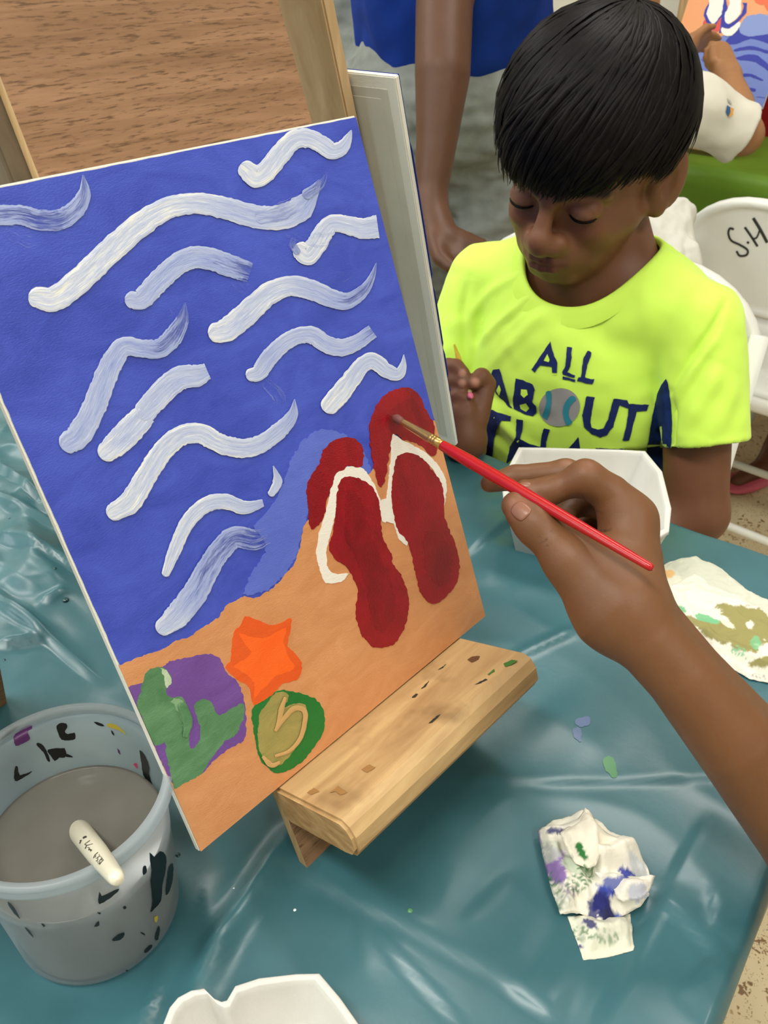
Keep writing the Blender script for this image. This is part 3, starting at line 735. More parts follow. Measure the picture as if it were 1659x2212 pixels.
# ================================================================== rinse bucket
BX, BY = -0.0368, 0.0490
def m_tub():
    d = Nd('frosted_tub_plastic'); d.set((.60, .66, .70), .28, .5)
    tr = d.add('ShaderNodeBsdfTransparent'); tr.inputs[0].default_value = (.86, .89, .90, 1)
    tl = d.add('ShaderNodeBsdfTranslucent'); tl.inputs[0].default_value = (.80, .86, .90, 1)
    m1 = d.add('ShaderNodeMixShader'); m1.inputs[0].default_value = .5
    m2 = d.add('ShaderNodeMixShader'); m2.inputs[0].default_value = .56
    d.l.new(d.b.outputs[0], m1.inputs[1]); d.l.new(tl.outputs[0], m1.inputs[2])
    d.l.new(m1.outputs[0], m2.inputs[1]); d.l.new(tr.outputs[0], m2.inputs[2]); d.l.new(m2.outputs[0], d.out.inputs[0])
    return d.m
M_TUB = m_tub()
M_WATER = plain('murky_water', (110, 108, 101), .10, .5, var=.12, vscale=22)
M_BLK = plain('black_paint_dab', (14, 15, 17), .35, .5)
buc = empty('rinse_tub', (BX, BY, TZ + .001), 'clear plastic tub of murky grey rinse water, dabbed with black paint', 'tub')
R1, R0, HB, HW, FL = .0504, .0410, .1015,     .0615, .0062
def rad(z): return R0 + (R1 * .935 - R0) * z / HB
zb = TZ + .001
wall = [(R0 - .003, 0), (R0, .003)] + [(rad(z), z) for z in np.linspace(.006, HB - FL, 8)]
wall += [(R1 - .0012, HB - FL), (R1, HB - FL + .001), (R1, HB - .0012), (R1 - .0012, HB)]
tub = lathe('tub_wall', (BX, BY, zb), wall, M_TUB, buc, 96, endcap=False)
wat = [(0, .003), (rad(.004) - .0022, .003)] + [(rad(z) - .0021, z) for z in np.linspace(.006, HW - .0006, 6)] + [(rad(HW) - .0016, HW + .0006), (rad(HW) - .0032, HW)] + [(0, HW)]
lathe('rinse_water', (BX, BY, zb), wat, M_WATER, buc, 96)
M_RIM = M_TUB.copy(); M_RIM.name = 'pale_rim_plastic'
rim_p = [(R1 - .0010, HB - FL - .0004), (R1 + .0009, HB - FL), (R1 + .0011, HB - FL + .0016), (R1 + .0004, HB - FL + .003), (R1 + .0004, HB - .0022), (R1 + .0010, HB - .0008), (R1 - .0004, HB + .0008), (R1 - .0030, HB + .0004), (R1 - .0034, HB - .0012)]
lathe('rim', (BX, BY, zb), rim_p, M_RIM, buc, 96, closed=True)
dg = bpy.context.evaluated_depsgraph_get()
TUB_BVH = BVHTree.FromObject(tub, dg)
def cast(bvh, x, y, inv=None):
    r = ray(x, y); r = r / np.linalg.norm(r)
    h = bvh.ray_cast(Vector(CAMLOC), Vector(r))
    return h[0], h[1], r
def decal_poly(name, px, bvh, m, parent, step=4, jag=1.0, off=.0005, smooth=2, ground=None):
    """paint patch laid onto a curved surface"""
    pts = poly_dense(smooth_closed(px, smooth) if smooth else px, step, jag, px[0][0] * .37)
    lo, hi = pts.min(0), pts.max(0)
    inner = [(x, y) for x in np.arange(lo[0] + step, hi[0], step * 1.6) for y in np.arange(lo[1] + step, hi[1], step * 1.6)]
    def inside(p):
        c = False; n = len(pts)
        for i in range(n):
            a, b = pts[i], pts[i - 1]
            if (a[1] > p[1]) != (b[1] > p[1]) and p[0] < (b[0] - a[0]) * (p[1] - a[1]) / (b[1] - a[1]) + a[0]: c = not c
        return c
    inner = [p for p in inner if inside(p) and np.min(np.hypot(pts[:, 0] - p[0], pts[:, 1] - p[1])) > step * .7]
    from mathutils.geometry import delaunay_2d_cdt
    allp = [Vector(p) for p in pts.tolist()] + [Vector(p) for p in inner]; n = len(pts)
    vv, ee, ff, *_ = delaunay_2d_cdt(allp, [(i, (i + 1) % n) for i in range(n)], [], 1, 1e-4)
    V = []; okv = []
    for p in vv:
        loc, nr, r = cast(bvh, p[0], p[1])
        if loc is None: V.append((0, 0, 0)); okv.append(False); continue
        nr = np.array(nr); nr = nr if nr @ r < 0 else -nr
        V.append(np.array(loc) + nr * off); okv.append(True)
    F = [list(f) for f in ff if all(okv[i] for i in f) and max(np.linalg.norm(np.subtract(V[f[0]], V[i])) for i in f) < .03]
    if not F: return None
    used = sorted({i for f in F for i in f}); mp = {i: k for k, i in enumerate(used)}
    return mesh_np(name, [V[i] for i in used], [[mp[i] for i in f] for f in F], m, parent)
def cT(l): return c2(l, 0, 1480, 3.352)
M_VIO = plain('purple_paint_dab', (84, 36, 92), .4); M_YEL = plain('yellow_paint_dab', (196, 176, 60), .4); M_PNK = plain('pink_paint_dab', (190, 60, 110), .4)
DABS = [([(410, 290), (440, 268), (478, 272), (488, 300), (470, 330), (490, 350), (540, 338), (546, 385), (500, 395), (445, 392), (425, 350), (412, 320)], M_BLK),
        ([(345, 462), (468, 452), (470, 520), (430, 520), (395, 545), (360, 500)], M_BLK), ([(265, 415), (300, 420), (330, 460), (362, 540), (345, 545), (310, 480), (270, 440)], M_BLK),
        ([(100, 380), (140, 330), (190, 295), (228, 290), (232, 320), (200, 340), (215, 380), (190, 405), (150, 425), (110, 435)], M_VIO),
        ([(10, 385), (60, 325), (130, 284), (120, 310), (70, 350), (20, 392)], M_BLK), ([(105, 590), (125, 585), (140, 650), (225, 618), (210, 640), (120, 692), (98, 670)], M_BLK),
        ([(680, 262), (720, 265), (760, 290), (720, 288)], M_BLK), ([(780, 275), (840, 280), (900, 330), (910, 352), (860, 320), (790, 300)], M_YEL), ([(805, 320), (822, 330), (832, 362), (815, 350)], M_BLK),
        ([(1015, 465), (1060, 510), (1090, 600), (1085, 640), (1108, 720), (1100, 800), (1078, 720), (1040, 640), (1030, 560)], M_BLK), ([(950, 700), (990, 710), (1035, 670), (1010, 750), (965, 740)], M_BLK),
        ([(1030, 850), (1050, 800), (1095, 860), (1060, 880), (1040, 895)], M_BLK), ([(970, 570), (995, 560), (1000, 600)], M_PNK), ([(470, 490), (520, 505), (525, 520), (480, 515)], M_BLK),
        ([(850, 450), (870, 470), (875, 500), (858, 480)], M_VIO),
        # outside of the tub
        ([(718, 1480), (735, 1520), (800, 1490), (858, 1468), (840, 1500), (780, 1545), (720, 1580), (708, 1550)], M_BLK),
        ([(1075, 1210), (1110, 1240), (1150, 1200), (1195, 1230), (1195, 1330), (1170, 1440), (1160, 1560), (1120, 1610), (1085, 1640), (1100, 1560), (1085, 1420), (1090, 1340)], M_BLK),
        ([(1215, 1320), (1245, 1290), (1248, 1380), (1225, 1480), (1195, 1520), (1200, 1420)], M_BLK), ([(1030, 1310), (1052, 1305), (1055, 1350), (1030, 1372)], M_BLK),
        ([(808, 1840), (850, 1800), (898, 1785), (890, 1820), (850, 1845)], M_BLK), ([(885, 1600), (905, 1592), (912, 1612), (895, 1618)], M_BLK), ([(1010, 1785), (1040, 1790), (1045, 1810)], M_BLK),
        ([(1040, 1920), (1075, 1880), (1098, 1880), (1085, 1910), (1050, 1935)], M_BLK), ([(1140, 1740), (1152, 1760), (1140, 1840), (1115, 1830)], M_BLK), ([(690, 1720), (715, 1700), (718, 1735), (680, 1745)], M_BLK),
        ([(700, 1640), (728, 1640), (720, 1655)], M_BLK), ([(1112, 1680), (1138, 1665), (1130, 1712), (1118, 1708)], M_YEL), ([(60, 1560), (100, 1590), (150, 1680), (130, 1670), (80, 1610)], M_BLK), ([(180, 1740), (220, 1770), (250, 1825), (215, 1790)], M_BLK),
        ([(300, 1715), (330, 1730), (318, 1745)], M_BLK), ([(905, 2055), (930, 2060), (922, 2085)], M_BLK), ([(245, 130), (300, 118), (295, 128), (250, 142)], M_BLK), ([(335, 108), (370, 106), (368, 116), (338, 118)], M_BLK), ([(105, 186), (140, 178), (125, 192)], M_BLK)]
for pts, m in DABS: decal_poly('paint_dab', cT(pts), TUB_BVH, m, buc, 3, .8, .0005)
# cream brush standing in the tub
M_CREAM = plain('cream_lacquer', (226, 220, 196), .3, .5)
M_INK = plain('printed_ink', (60, 56, 46), .5)
brA = onz(176, 1800, HW + .001); brB = at(254, 1899, .325)
brd = (brB - brA); brL = np.linalg.norm(brd); brd /= brL
def brp(t, r): return (r, t)
ub, vb, _ = frame(brd)
b2 = empty('rinsing_brush', brA - brd * .02, 'cream handled paint brush standing in the rinse tub', 'brush')
hand_prof = [(.0030, -.055), (.0050, -.035), (.0054, -.012), (.0053, 0), (.0047, brL * .5), (.0035, brL * .90), (.0032, brL * .96), (.0025, brL), (0, brL + .0006)]
hb = lathe('brush_handle', brA, hand_prof, M_CREAM, b2, 24, tuple(brd))
lathe('bristles', brA - brd * .056, [(0, -.004), (.002, -.003), (.003, 0), (.003, .003)], M_BLK, b2, 12, tuple(brd))
HB_BVH = BVHTree.FromObject(hb, bpy.context.evaluated_depsgraph_get())
def ink_line(px, w=2.0, name='printing', bvh=HB_BVH, m=M_INK, parent=b2, off=.00012):
    pts = np.asarray(px, float); T = np.gradient(pts, axis=0); T /= np.linalg.norm(T, axis=1)[:, None] + 1e-9
    N = np.stack([-T[:, 1], T[:, 0]], 1); V = []
    for p, n in zip(pts, N):
        for s in (-1, 1):
            q = p + n * s * w / 2; loc, nr, r = cast(bvh, *q)
            if loc is None: return None
            nr = np.array(nr); nr = nr if nr @ r < 0 else -nr; V.append(np.array(loc) + nr * off)
    return mesh_np(name, V, [[2 * i, 2 * i + 1, 2 * i + 3, 2 * i + 2] for i in range(len(pts) - 1)], m, parent)
def cH(l): return [(130 + x / 9.76, 1760 + y / 9.76) for x, y in l]
for l, w in (([(480, 500), (500, 470), (550, 455), (560, 468), (510, 490), (485, 502)], 2.2), ([(415, 550), (450, 535), (430, 575), (412, 610)], 2.4),
             ([(520, 620), (580, 580), (630, 545)], 1.4), ([(520, 630), (560, 640), (545, 690), (530, 715)], 2.2), ([(560, 650), (600, 640), (690, 615)], 1.4), ([(580, 690), (620, 700), (600, 750)], 2.0), ([(610, 740), (640, 730), (650, 775)], 2.4), ([(640, 760), (675, 740)], 2.0),
             ([(800, 795), (735, 850), (705, 915)], 1.8), ([(740, 900), (760, 860)], 1.6), ([(830, 840), (760, 930)], 1.8), ([(850, 870), (790, 900), (800, 950), (760, 980)], 1.8), ([(870, 890), (790, 1010)], 1.8), ([(890, 910), (840, 960), (830, 1030), (800, 1030)], 1.8), ([(920, 950), (860, 1010), (830, 1055)], 1.8), ([(900, 930), (870, 960)], 1.6)):
    ink_line(cH(l), w)

# ================================================================== neighbouring easel on the left
nb_e = empty('neighbouring_easel', (-.08, .2, TZ), 'plywood easel board with pale cut edge standing at the left behind the tub', 'easel')
e0 = np.array([-.003, .2137, TZ + .001]); ed = np.array([0, -.30, .95]); ed /= np.linalg.norm(ed); en = np.cross((1, 0, 0), ed)
bm = bmesh.new(); box_bm(bm, e0 - np.array([.15, 0, 0]), (.15, 0, 0), ed * .34, en * -.006); bmesh.ops.recalc_face_normals(bm, faces=bm.faces)
for f in bm.faces: f.material_index = 1 if abs(f.normal.x) > .9 else 0
bm_obj('plywood_board', bm, [M_PLY, M_PLYEDGE], nb_e)
p1 = e0 + ed * .30 + np.array([-.145, .008, 0])
box('back_leg', p1, (.03, 0, 0), np.array([p1[0], .42, TZ + .004]) - p1, (0, .015, .003), M_PINE, nb_e, .001)

# ================================================================== the boy's canvas and easel
C2P = np.array([.3916, .1508, .0600 + TZ]); C2U = np.array([-.2739, -.0049, .9617]); C2U /= np.linalg.norm(C2U)
C2Y = np.array([-.06, 1.0, 0]); C2Y -= C2U * (C2Y @ C2U); C2Y /= np.linalg.norm(C2Y); C2N = np.cross(C2Y, C2U)   # faces the boy (+x)
can2 = empty('back_canvas', C2P, 'white back of a canvas panel standing upright before the boy in yellow', 'painting')
box('canvas_panel', C2P - C2N * .0045, C2Y * .2286, C2U * .3048, C2N * .0045, M_CANVAS, can2, .0007)
M_PAPER = plain('panel_backing_paper', (206, 203, 190), .85, .15, var=.05, vscale=30)
def c2w(y, u, off): return C2P + C2Y * y + C2U * u - C2N * (.0045 + off)
for y0, y1, off in ((.0075, .221, .00035), (.0135, .215, .0007)):
    box('backing_sheet', c2w(y0, .008 if y0 < .01 else .014, 0), C2Y * (y1 - y0), C2U * (.289 if y0 < .01 else .277), -C2N * off, M_PAPER, can2)
def face2():
    rag = [.0003 + .0008 * abs(noise.noise((i * .5, 5, 2))) for i in range(61)]; V = []
    for i in range(61):
        u = .3048 * i / 60; k = -.0016 * (1 if .06 < u < .262 else 0) * (noise.noise((i * .33, 1, 9)) > -.25)
        V += [C2P + C2Y * .0 + C2U * u + C2N * .0004 + C2Y * (-.0004) - C2N * (.0016 * (k != 0)), C2P + C2Y * .2280 + C2U * u + C2N * .0004]
        V[-2] = C2P + C2Y * (-.0016 if k else .0006) + C2U * u + C2N * (-.0006 if k else .0004)
    W = []
    for i in range(61):
        W += [V[2 * i], C2P + C2Y * .0004 + C2U * .3048 * i / 60 + C2N * .0004, V[2 * i + 1]]
    F = []
    for i in range(60):
        for j in range(2): a = i * 3 + j; F.append([a, a + 1, a + 4, a + 3])
    return mesh_np('blue_paint_face', W, F, M_BLUE, can2, False)
face2()
e2 = empty('far_easel', (.33, .22, TZ), 'wooden easel with a broad pine post carrying the boy\'s canvas', 'easel')
pr = onplane(752, 150, C2N, c2w(0, 0, .002)); ypost = (pr - C2P) @ C2Y
box('pine_post', c2w(ypost, -.055, .0016), C2Y * .075, C2U * .60, -C2N * .010, M_PINEP, e2, .0012)
box('canvas_ledge', c2w(.06, -.0015, -.0053), C2Y * .13, -C2U * .018, C2N * .04, M_PINEL, e2, .001)
box('canvas_ledge_back', c2w(.06, -.0195, 0.0016), C2Y * .13, C2U * .018, C2N * .0065, M_PINEL, e2, .0008)
pb = c2w(ypost + .02, .50, .012); box('back_leg', pb, C2Y * .03, np.array([.17, pb[1], TZ + .005]) - pb, (.014, 0, .004), M_PINE, e2, .001)

# ================================================================== foam trays
M_FOAM = plain('white_foam', (206, 205, 198), .55, .3, var=.02, vscale=60, bump=.15, bscale=700, **{'Subsurface Weight': .15, 'Subsurface Radius': (.004, .004, .004)})
def foam(name, out, h, label, lip=.0035, ins=.011, z0=TZ + .001, floor=.004, group=None, wav=0):
    t = empty(name, (*np.mean(out, 0), z0), label, 'food tray', group)
    out = smooth_closed(out, 3) if wav else np.asarray(out, float)
    c = out.mean(0); n = len(out); inr = -(out - c) / np.linalg.norm(out - c, axis=1)[:, None]
    rings = [(ins, 0), (ins * .8, .001), (.0012, h - .004), (0, h - .003), (0, h - .0005), (.0006, h), (lip - .0006, h), (lip, h - .0005), (lip + .001, h - .004), (ins + .002, floor + .003), (ins + .005, floor)]
    V = []; F = []
    for d, z in rings:
        for k in range(n): p = out[k] + inr[k] * d; V.append((*p, z0 + z))
    for i in range(len(rings) - 1):
        for k in range(n): F.append([i * n + k, i * n + (k + 1) % n, (i + 1) * n + (k + 1) % n, (i + 1) * n + k])
    F.append(list(range(n))[::-1]); F.append([(len(rings) - 1) * n + k for k in range(n)])
    mesh_np('tray_body', V, F, M_FOAM, t, True); return t
o2 = np.array([.3700, .0560]); f1 = np.array([.69, -.724]); f2 = np.array([.724, .69])
L1, L2, ch = .122, .066, .013
oc = [(ch * .6, 0), (L1 - ch, 0), (L1, ch * .8), (L1, L2 - ch), (L1 - ch, L2), (ch, L2), (0, L2 - ch), (0, ch * .6)]
tr2 = foam('foam_tray', [np.array(p) for p in ((.349, .072), (.366, .086), (.3907, .0973), (.4225, .1093), (.436, .094), (.478, .043), (.4905, .0259), (.4702, -.0002), (.4258, -.0308), (.3967, -.0436), (.3826, -.0408), (.372, -.010), (.358, .040))], .058, 'deep white foam food tray at the table edge before the boy in yellow', .0045, .020)
out1 = [onz(x, y, .031)[:2] for x, y in ((318, 2262), (352, 2212), (366, 2176), (384, 2154), (412, 2139), (440, 2134), (462, 2156), (478, 2163), (490, 2160), (508, 2129), (560, 2112), (640, 2103), (690, 2102), (735, 2155), (775, 2212), (830, 2290))]
out1 += [np.array([-.030, -.158]), np.array([-.055, -.172]), np.array([-.082, -.166]), np.array([-.110, -.130]), np.array([-.108, -.108])]
tr1 = foam('foam_tray', out1, .030, 'white foam food tray with a notched tab at the bottom edge', .0035, .010, wav=0)
M_MINT = plain('mint_paint_trace', (150, 190, 170), .4)

# ================================================================== paper towels
def inside_poly(P, poly):
    poly = np.asarray(poly); c = np.zeros(len(P), bool); n = len(poly)
    for i in range(n):
        a, b = poly[i], poly[i - 1]
        m = (a[1] > P[:, 1]) != (b[1] > P[:, 1])
        with np.errstate(divide='ignore', invalid='ignore'):
            xx = (b[0] - a[0]) * (P[:, 1] - a[1]) / (b[1] - a[1]) + a[0]
        c ^= m & (P[:, 0] < xx)
    return c
def dist_poly(P, poly):
    d = np.full(len(P), 1e9); poly = np.asarray(poly)
    for i in range(len(poly)): d = np.minimum(d, seg_d(P, poly[i - 1], poly[i])[0])
    return d
def towel_piece(name, px, hfun, cfun, m, parent, step=.0010, z0=.001, jag=1.0):
    """one crumpled layer of paper: outline in the picture, height field, painted colours"""
    pts = poly_dense(px, 5, jag, px[0][0] * .2)
    from mathutils.geometry import delaunay_2d_cdt
    W = np.array([onz(x, y, .006)[:2] for x, y in pts]); lo, hi = W.min(0), W.max(0)
    g = np.stack(np.meshgrid(np.arange(lo[0], hi[0], step), np.arange(lo[1], hi[1], step), indexing='ij'), -1).reshape(-1, 2)
    g = g + RNG.uniform(-.25, .25, g.shape) * step
    g = g[inside_poly(g, W)]; g = g[dist_poly(g, W) > step * .6]
    n = len(W)
    vv, ee, ff, *_ = delaunay_2d_cdt([Vector(p) for p in W.tolist()] + [Vector(p) for p in g.tolist()], [(i, (i + 1) % n) for i in range(n)], [], 1, 1e-6)
    P = np.array([(v[0], v[1]) for v in vv]); d = dist_poly(P, W)
    h = hfun(P, d); V = np.column_stack([P, TZ + z0 + h])
    cz = np.array([cloth_z(a, b) for a, b in P.tolist()]); V[:, 2] = np.maximum(V[:, 2], cz + .0004)
    # picture coordinates of the vertices, only used to lay out the stains
    q = (V - CAMLOC) @ RC; pxs = np.column_stack([PCX + FPX * q[:, 0] / q[:, 2], PCY + FPX * q[:, 1] / q[:, 2]])
    o = mesh_np(name, V, [list(f) for f in ff], m, parent, False)
    bmx = bmesh.new(); bmx.from_mesh(o.data); bmesh.ops.recalc_face_normals(bmx, faces=bmx.faces)
    if sum(f.normal.z for f in bmx.faces) < 0: bmesh.ops.reverse_faces(bmx, faces=bmx.faces)
    bmx.to_mesh(o.data); bmx.free()
    set_col(o, cfun(pxs)); o.data.shade_smooth()
    md = o.modifiers.new('thick', 'SOLIDIFY'); md.thickness = .0006; md.offset = 0
    return o
M_TOWEL = attr_mat('paper_towel', .85, .15, bump=.35, bscale=420, bdist=.0008, **{'Subsurface Weight': .08, 'Subsurface Radius': (.002, .002, .002)})
def blobs(base, lst, seed):
    def f(px):
        c = np.tile(np.array(lin(base)), (len(px), 1))
        nz = np.array([noise.noise((x * .06, y * .06, seed)) + .6 * noise.noise((x * .2, y * .2, seed + 3)) for x, y in px.tolist()])
        sp = np.array([noise.noise((x * .35, y * .35, seed + 8)) for x, y in px.tolist()])
        for x, y, rx, ry, ang, rgb, a, spk in lst:
            t = math.radians(ang); dx = px[:, 0] - x; dy = px[:, 1] - y
            u = (dx * math.cos(t) + dy * math.sin(t)) / rx; v = (-dx * math.sin(t) + dy * math.cos(t)) / ry
            w = smooth_step(1.05, .88, np.hypot(u, v) + .30 * nz) * a
            if spk: w = w * smooth_step(-.1, .25, sp)
            c = c * (1 - w[:, None]) + np.array(lin(rgb)) * w[:, None]
        return c
    return f
wip = empty('crumpled_wipe', onz(1285, 1930), 'crumpled white paper wipe stained purple, green and blue lying alone on the sheet', 'paper towel')
def cW(l): return c2(l, 1100, 1650, 2.968)
def fold_h(lines, base, dome, rim):
    """height of a crumpled sheet: dome plus sharp folds along lines (x0,y0,x1,y1,width,height)"""
    def f(P, d):
        n1 = np.array([noise.noise((a * 60, b * 60, 1)) for a, b in P.tolist()]); n2 = np.array([noise.noise((a * 150, b * 150, 4)) for a, b in P.tolist()])
        h = base + dome * smooth_step(0, rim, d) + .0034 * (1 - np.abs(n1)) * smooth_step(0, .004, d) + .0010 * (1 - np.abs(n2))
        for x0, y0, x1, y1, w, hh in lines:
            a, b = onz(x0, y0)[:2], onz(x1, y1)[:2]; dist, side, t = seg_d(P, a, b)
            h += hh * np.maximum(0, 1 - dist / w) if hh > 0 else hh * smooth_step(w, 0, dist)
        return np.maximum(h, .0003)
    return f
GRN, PUR, BLU, NAV = (52, 116, 62), (128, 92, 168), (72, 88, 168), (44, 48, 110)
towel_piece('wipe_layer', cW([(372, 985), (500, 960), (780, 950), (790, 1090), (806, 1165), (795, 1190), (640, 1235), (474, 1262), (440, 1165), (400, 1060)]),
            fold_h([(1240, 2050, 1355, 2015, .006, .003), (1250, 2000, 1300, 2040, .006, .003)], .002, .006, .012),
            blobs((226, 226, 206), [(1258, 2018, 30, 20, 20, GRN, .75, 1), (1310, 2024, 36, 18, 10, GRN, .6, 1), (1276, 1996, 18, 8, 30, NAV, .9, 0), (1254, 2046, 6, 5, 0, NAV, .9, 0)], 2), M_TOWEL, wip)
towel_piece('wipe_layer', cW([(178, 470), (240, 430), (300, 400), (430, 392), (560, 415), (590, 440), (630, 470), (640, 500), (740, 540), (800, 600), (850, 680), (890, 770), (898, 830), (880, 880), (830, 945), (780, 965), (700, 1000), (690, 1055), (600, 1092), (560, 1090), (520, 1000), (440, 980), (320, 994), (270, 850), (220, 660)]),
            fold_h([(1250, 1800, 1400, 1915, .006, .006), (1280, 1925, 1385, 1940, .007, -.007), (1215, 1870, 1265, 1920, .006, -.008), (1190, 1805, 1255, 1795, .005, .005), (1240, 1810, 1275, 1920, .008, .004), (1260, 1930, 1310, 2000, .008, -.007), (1275, 1915, 1350, 1880, .007, .006),
                    (1170, 1820, 1215, 1980, .008, .004), (1300, 1960, 1380, 1960, .008, .004), (1200, 1850, 1240, 1970, .005, -.005)], .005, .014, .014),
            blobs((232, 228, 212), [(1165, 1830, 10, 45, -10, PUR, .8, 0), (1198, 1872, 26, 44, -25, PUR, .9, 0), (1205, 1846, 16, 14, 0, (150, 116, 190), .8, 0), (1190, 1840, 26, 26, 0, (196, 204, 184), .7, 0), (1196, 1930, 24, 40, -15, GRN, .75, 1), (1184, 1905, 12, 24, 0, GRN, .8, 1),
                                    (1232, 1925, 20, 22, 0, (120, 100, 130), .8, 1), (1222, 1946, 26, 16, 0, (190, 200, 180), .6, 1), (1256, 1838, 10, 24, -25, GRN, 1, 0), (1240, 1868, 30, 20, 20, (190, 205, 180), .8, 0), (1262, 1890, 22, 26, 10, GRN, .85, 1), (1245, 1908, 28, 18, 20, GRN, .7, 1),
                                    (1272, 1794, 26, 7, 8, GRN, .9, 0), (1204, 1796, 26, 7, 5, NAV, .9, 0), (1355, 1888, 22, 10, 30, (48, 60, 150), .95, 0), (1330, 1910, 40, 20, -15, BLU, .85, 0), (1310, 1925, 20, 8, 20, (58, 74, 170), .9, 0), (1375, 1920, 30, 26, 20, (170, 180, 208), .7, 0),
                                    (1298, 1952, 22, 30, -20, NAV, 1, 0), (1316, 1986, 18, 26, -20, (50, 52, 92), 1, 0), (1336, 1990, 10, 20, 0, BLU, .9, 0), (1280, 1968, 10, 28, -10, NAV, .9, 0), (1380, 1880, 14, 50, -30, (206, 210, 216), .8, 0)], 5), M_TOWEL, wip, z0=.003)
towel_piece('wipe_flap', cW([(300, 575), (345, 540), (405, 500), (450, 452), (520, 520), (600, 580), (745, 650), (700, 680), (560, 700), (520, 790), (470, 800), (395, 770), (350, 700)]),
            fold_h([(1252, 1806, 1275, 1915, .006, .005), (1252, 1806, 1350, 1870, .005, .004)], .020, .004, .010),
            blobs((234, 228, 208), [(1256, 1838, 9, 22, -25, GRN, 1, 0), (1222, 1856, 20, 18, 20, (196, 206, 184), .9, 0), (1258, 1890, 24, 22, 20, GRN, .85, 1), (1206, 1845, 10, 12, 0, (160, 124, 196), .8, 0), (1245, 1908, 20, 12, 20, GRN, .8, 1)], 7), M_TOWEL, wip, z0=.004)
towel_piece('wipe_flap', cW([(520, 800), (560, 810), (700, 830), (800, 850), (895, 835), (870, 900), (825, 955), (770, 968), (700, 985), (660, 960), (640, 890), (580, 860)]),
            fold_h([(1280, 1924, 1385, 1938, .006, .004), (1330, 1975, 1390, 1935, .006, .003)], .016, .005, .010),
            blobs((228, 224, 212), [(1376, 1930, 22, 22, 20, (178, 184, 206), .7, 0), (1320, 1960, 8, 20, -20, NAV, .9, 0), (1300, 1936, 24, 7, 10, (58, 74, 160), .9, 0)], 9), M_TOWEL, wip, z0=.003)
tow = empty('paint_blotting_towel', onz(1560, 1340), 'flat layered paper towel blotted with olive and mint paint beside the forearm', 'paper towel')
def cP(l): return c2(l, 1400, 1180, 6.405)
OLV, MNT = (150, 144, 92), (120, 186, 138)
towel_piece('towel_layer', cP([(60, 300), (170, 270), (280, 200), (480, 140), (675, 102), (760, 160), (910, 210), (1000, 270), (1180, 410), (1400, 580), (1590, 680), (1700, 720), (1900, 900), (1900, 1300), (1000, 900), (300, 640), (60, 560)]),
            fold_h([(1420, 1270, 1500, 1240, .01, .001)], .0008, .001, .01), blobs((214, 214, 196), [(1441, 1240, 16, 10, 0, (228, 180, 110), .85, 0), (1560, 1270, 120, 40, 30, (190, 192, 180), .5, 0)], 11), M_TOWEL, tow)
towel_piece('towel_layer', cP([(60, 545), (280, 555), (380, 500), (540, 420), (600, 380), (800, 470), (860, 560), (960, 585), (1050, 630), (1250, 690), (1500, 830), (1700, 930), (1950, 1100), (2000, 1900), (1690, 1890), (1400, 1830), (1300, 1770), (1000, 1600), (850, 1490), (700, 1370), (560, 1230), (430, 1060), (330, 930), (200, 830), (60, 700)]),
            fold_h([(1440, 1300, 1520, 1400, .008, .004), (1520, 1400, 1640, 1460, .008, .004), (1490, 1290, 1540, 1330, .006, .0015), (1500, 1310, 1600, 1330, .008, .002)], .0028, .004, .018),
            blobs((230, 226, 210), [(1592, 1325, 46, 17, 15, OLV, 1, 0), (1640, 1345, 44, 26, 40, OLV, 1, 0), (1500, 1344, 30, 8, 30, OLV, .95, 0), (1560, 1368, 64, 22, 22, OLV, 1, 0), (1615, 1362, 48, 34, 20, OLV, 1, 0), (1600, 1392, 40, 14, 20, OLV, 1, 0), (1654, 1430, 40, 12, -10, OLV, 1, 0),
                                    (1620, 1350, 8, 10, 0, (232, 226, 214), .9, 0), (1574, 1350, 18, 6, 30, (228, 222, 200), .9, 0), (1474, 1316, 14, 5, 40, MNT, .95, 0), (1524, 1336, 24, 8, 15, MNT, .95, 0), (1540, 1342, 14, 6, 10, MNT, .9, 0), (1596, 1408, 20, 12, 30, MNT, .9, 1), (1632, 1390, 12, 14, 0, MNT, .8, 0), (1640, 1462, 24, 5, 15, (150, 130, 130), .7, 1)], 17), M_TOWEL, tow, z0=.002)

# ================================================================== red brush and the hand holding it
M_REDL = plain('red_lacquer', (176, 22, 26), .22, .5); M_GOLD = plain('brass_ferrule', (196, 158, 92), .3, .5, Metallic=.85)
M_BRIS = plain('paint_loaded_bristles', (110, 62, 56), .6); M_BRT = plain('wet_red_bristles', (120, 10, 24), .35)
tipP = cpix(846, 898, .0012); tailP = at(1410, 1228, .362); bd = tailP - tipP; bL = np.linalg.norm(bd); bd /= bL
def s_at(x):   # distance from the tip of the point of the brush axis seen at picture column x
    lo_, hi_ = 0.0, bL
    for _ in range(40):
        m_ = (lo_ + hi_) / 2; q = RC.T @ (tipP + bd * m_ - CAMLOC)
        if PCX + FPX * q[0] / q[2] < x: lo_ = m_
        else: hi_ = m_
    return lo_
s1, s2, s3 = s_at(868), s_at(956), bL
rb = empty('red_paint_brush', tipP + bd * s2, 'red lacquered paint brush with brass ferrule held in the near hand', 'brush')
lathe('bristles', tipP, [(0, .0004), (.0012, .0016), (.0026, .004), (.0024, s1 * .8), (.0019, s1 + .001)], M_BRIS, rb, 16, tuple(bd))
fer = [(.0017, s1 - .001), (.0020, s1 + .002), (.0026, s2 - .010)]
for k in (.0085, .0065, .0045): fer += [(.0027, s2 - k - .0006), (.0030, s2 - k), (.0027, s2 - k + .0006)]
fer += [(.0028, s2)]
lathe('ferrule', tipP, fer, M_GOLD, rb, 24, tuple(bd))
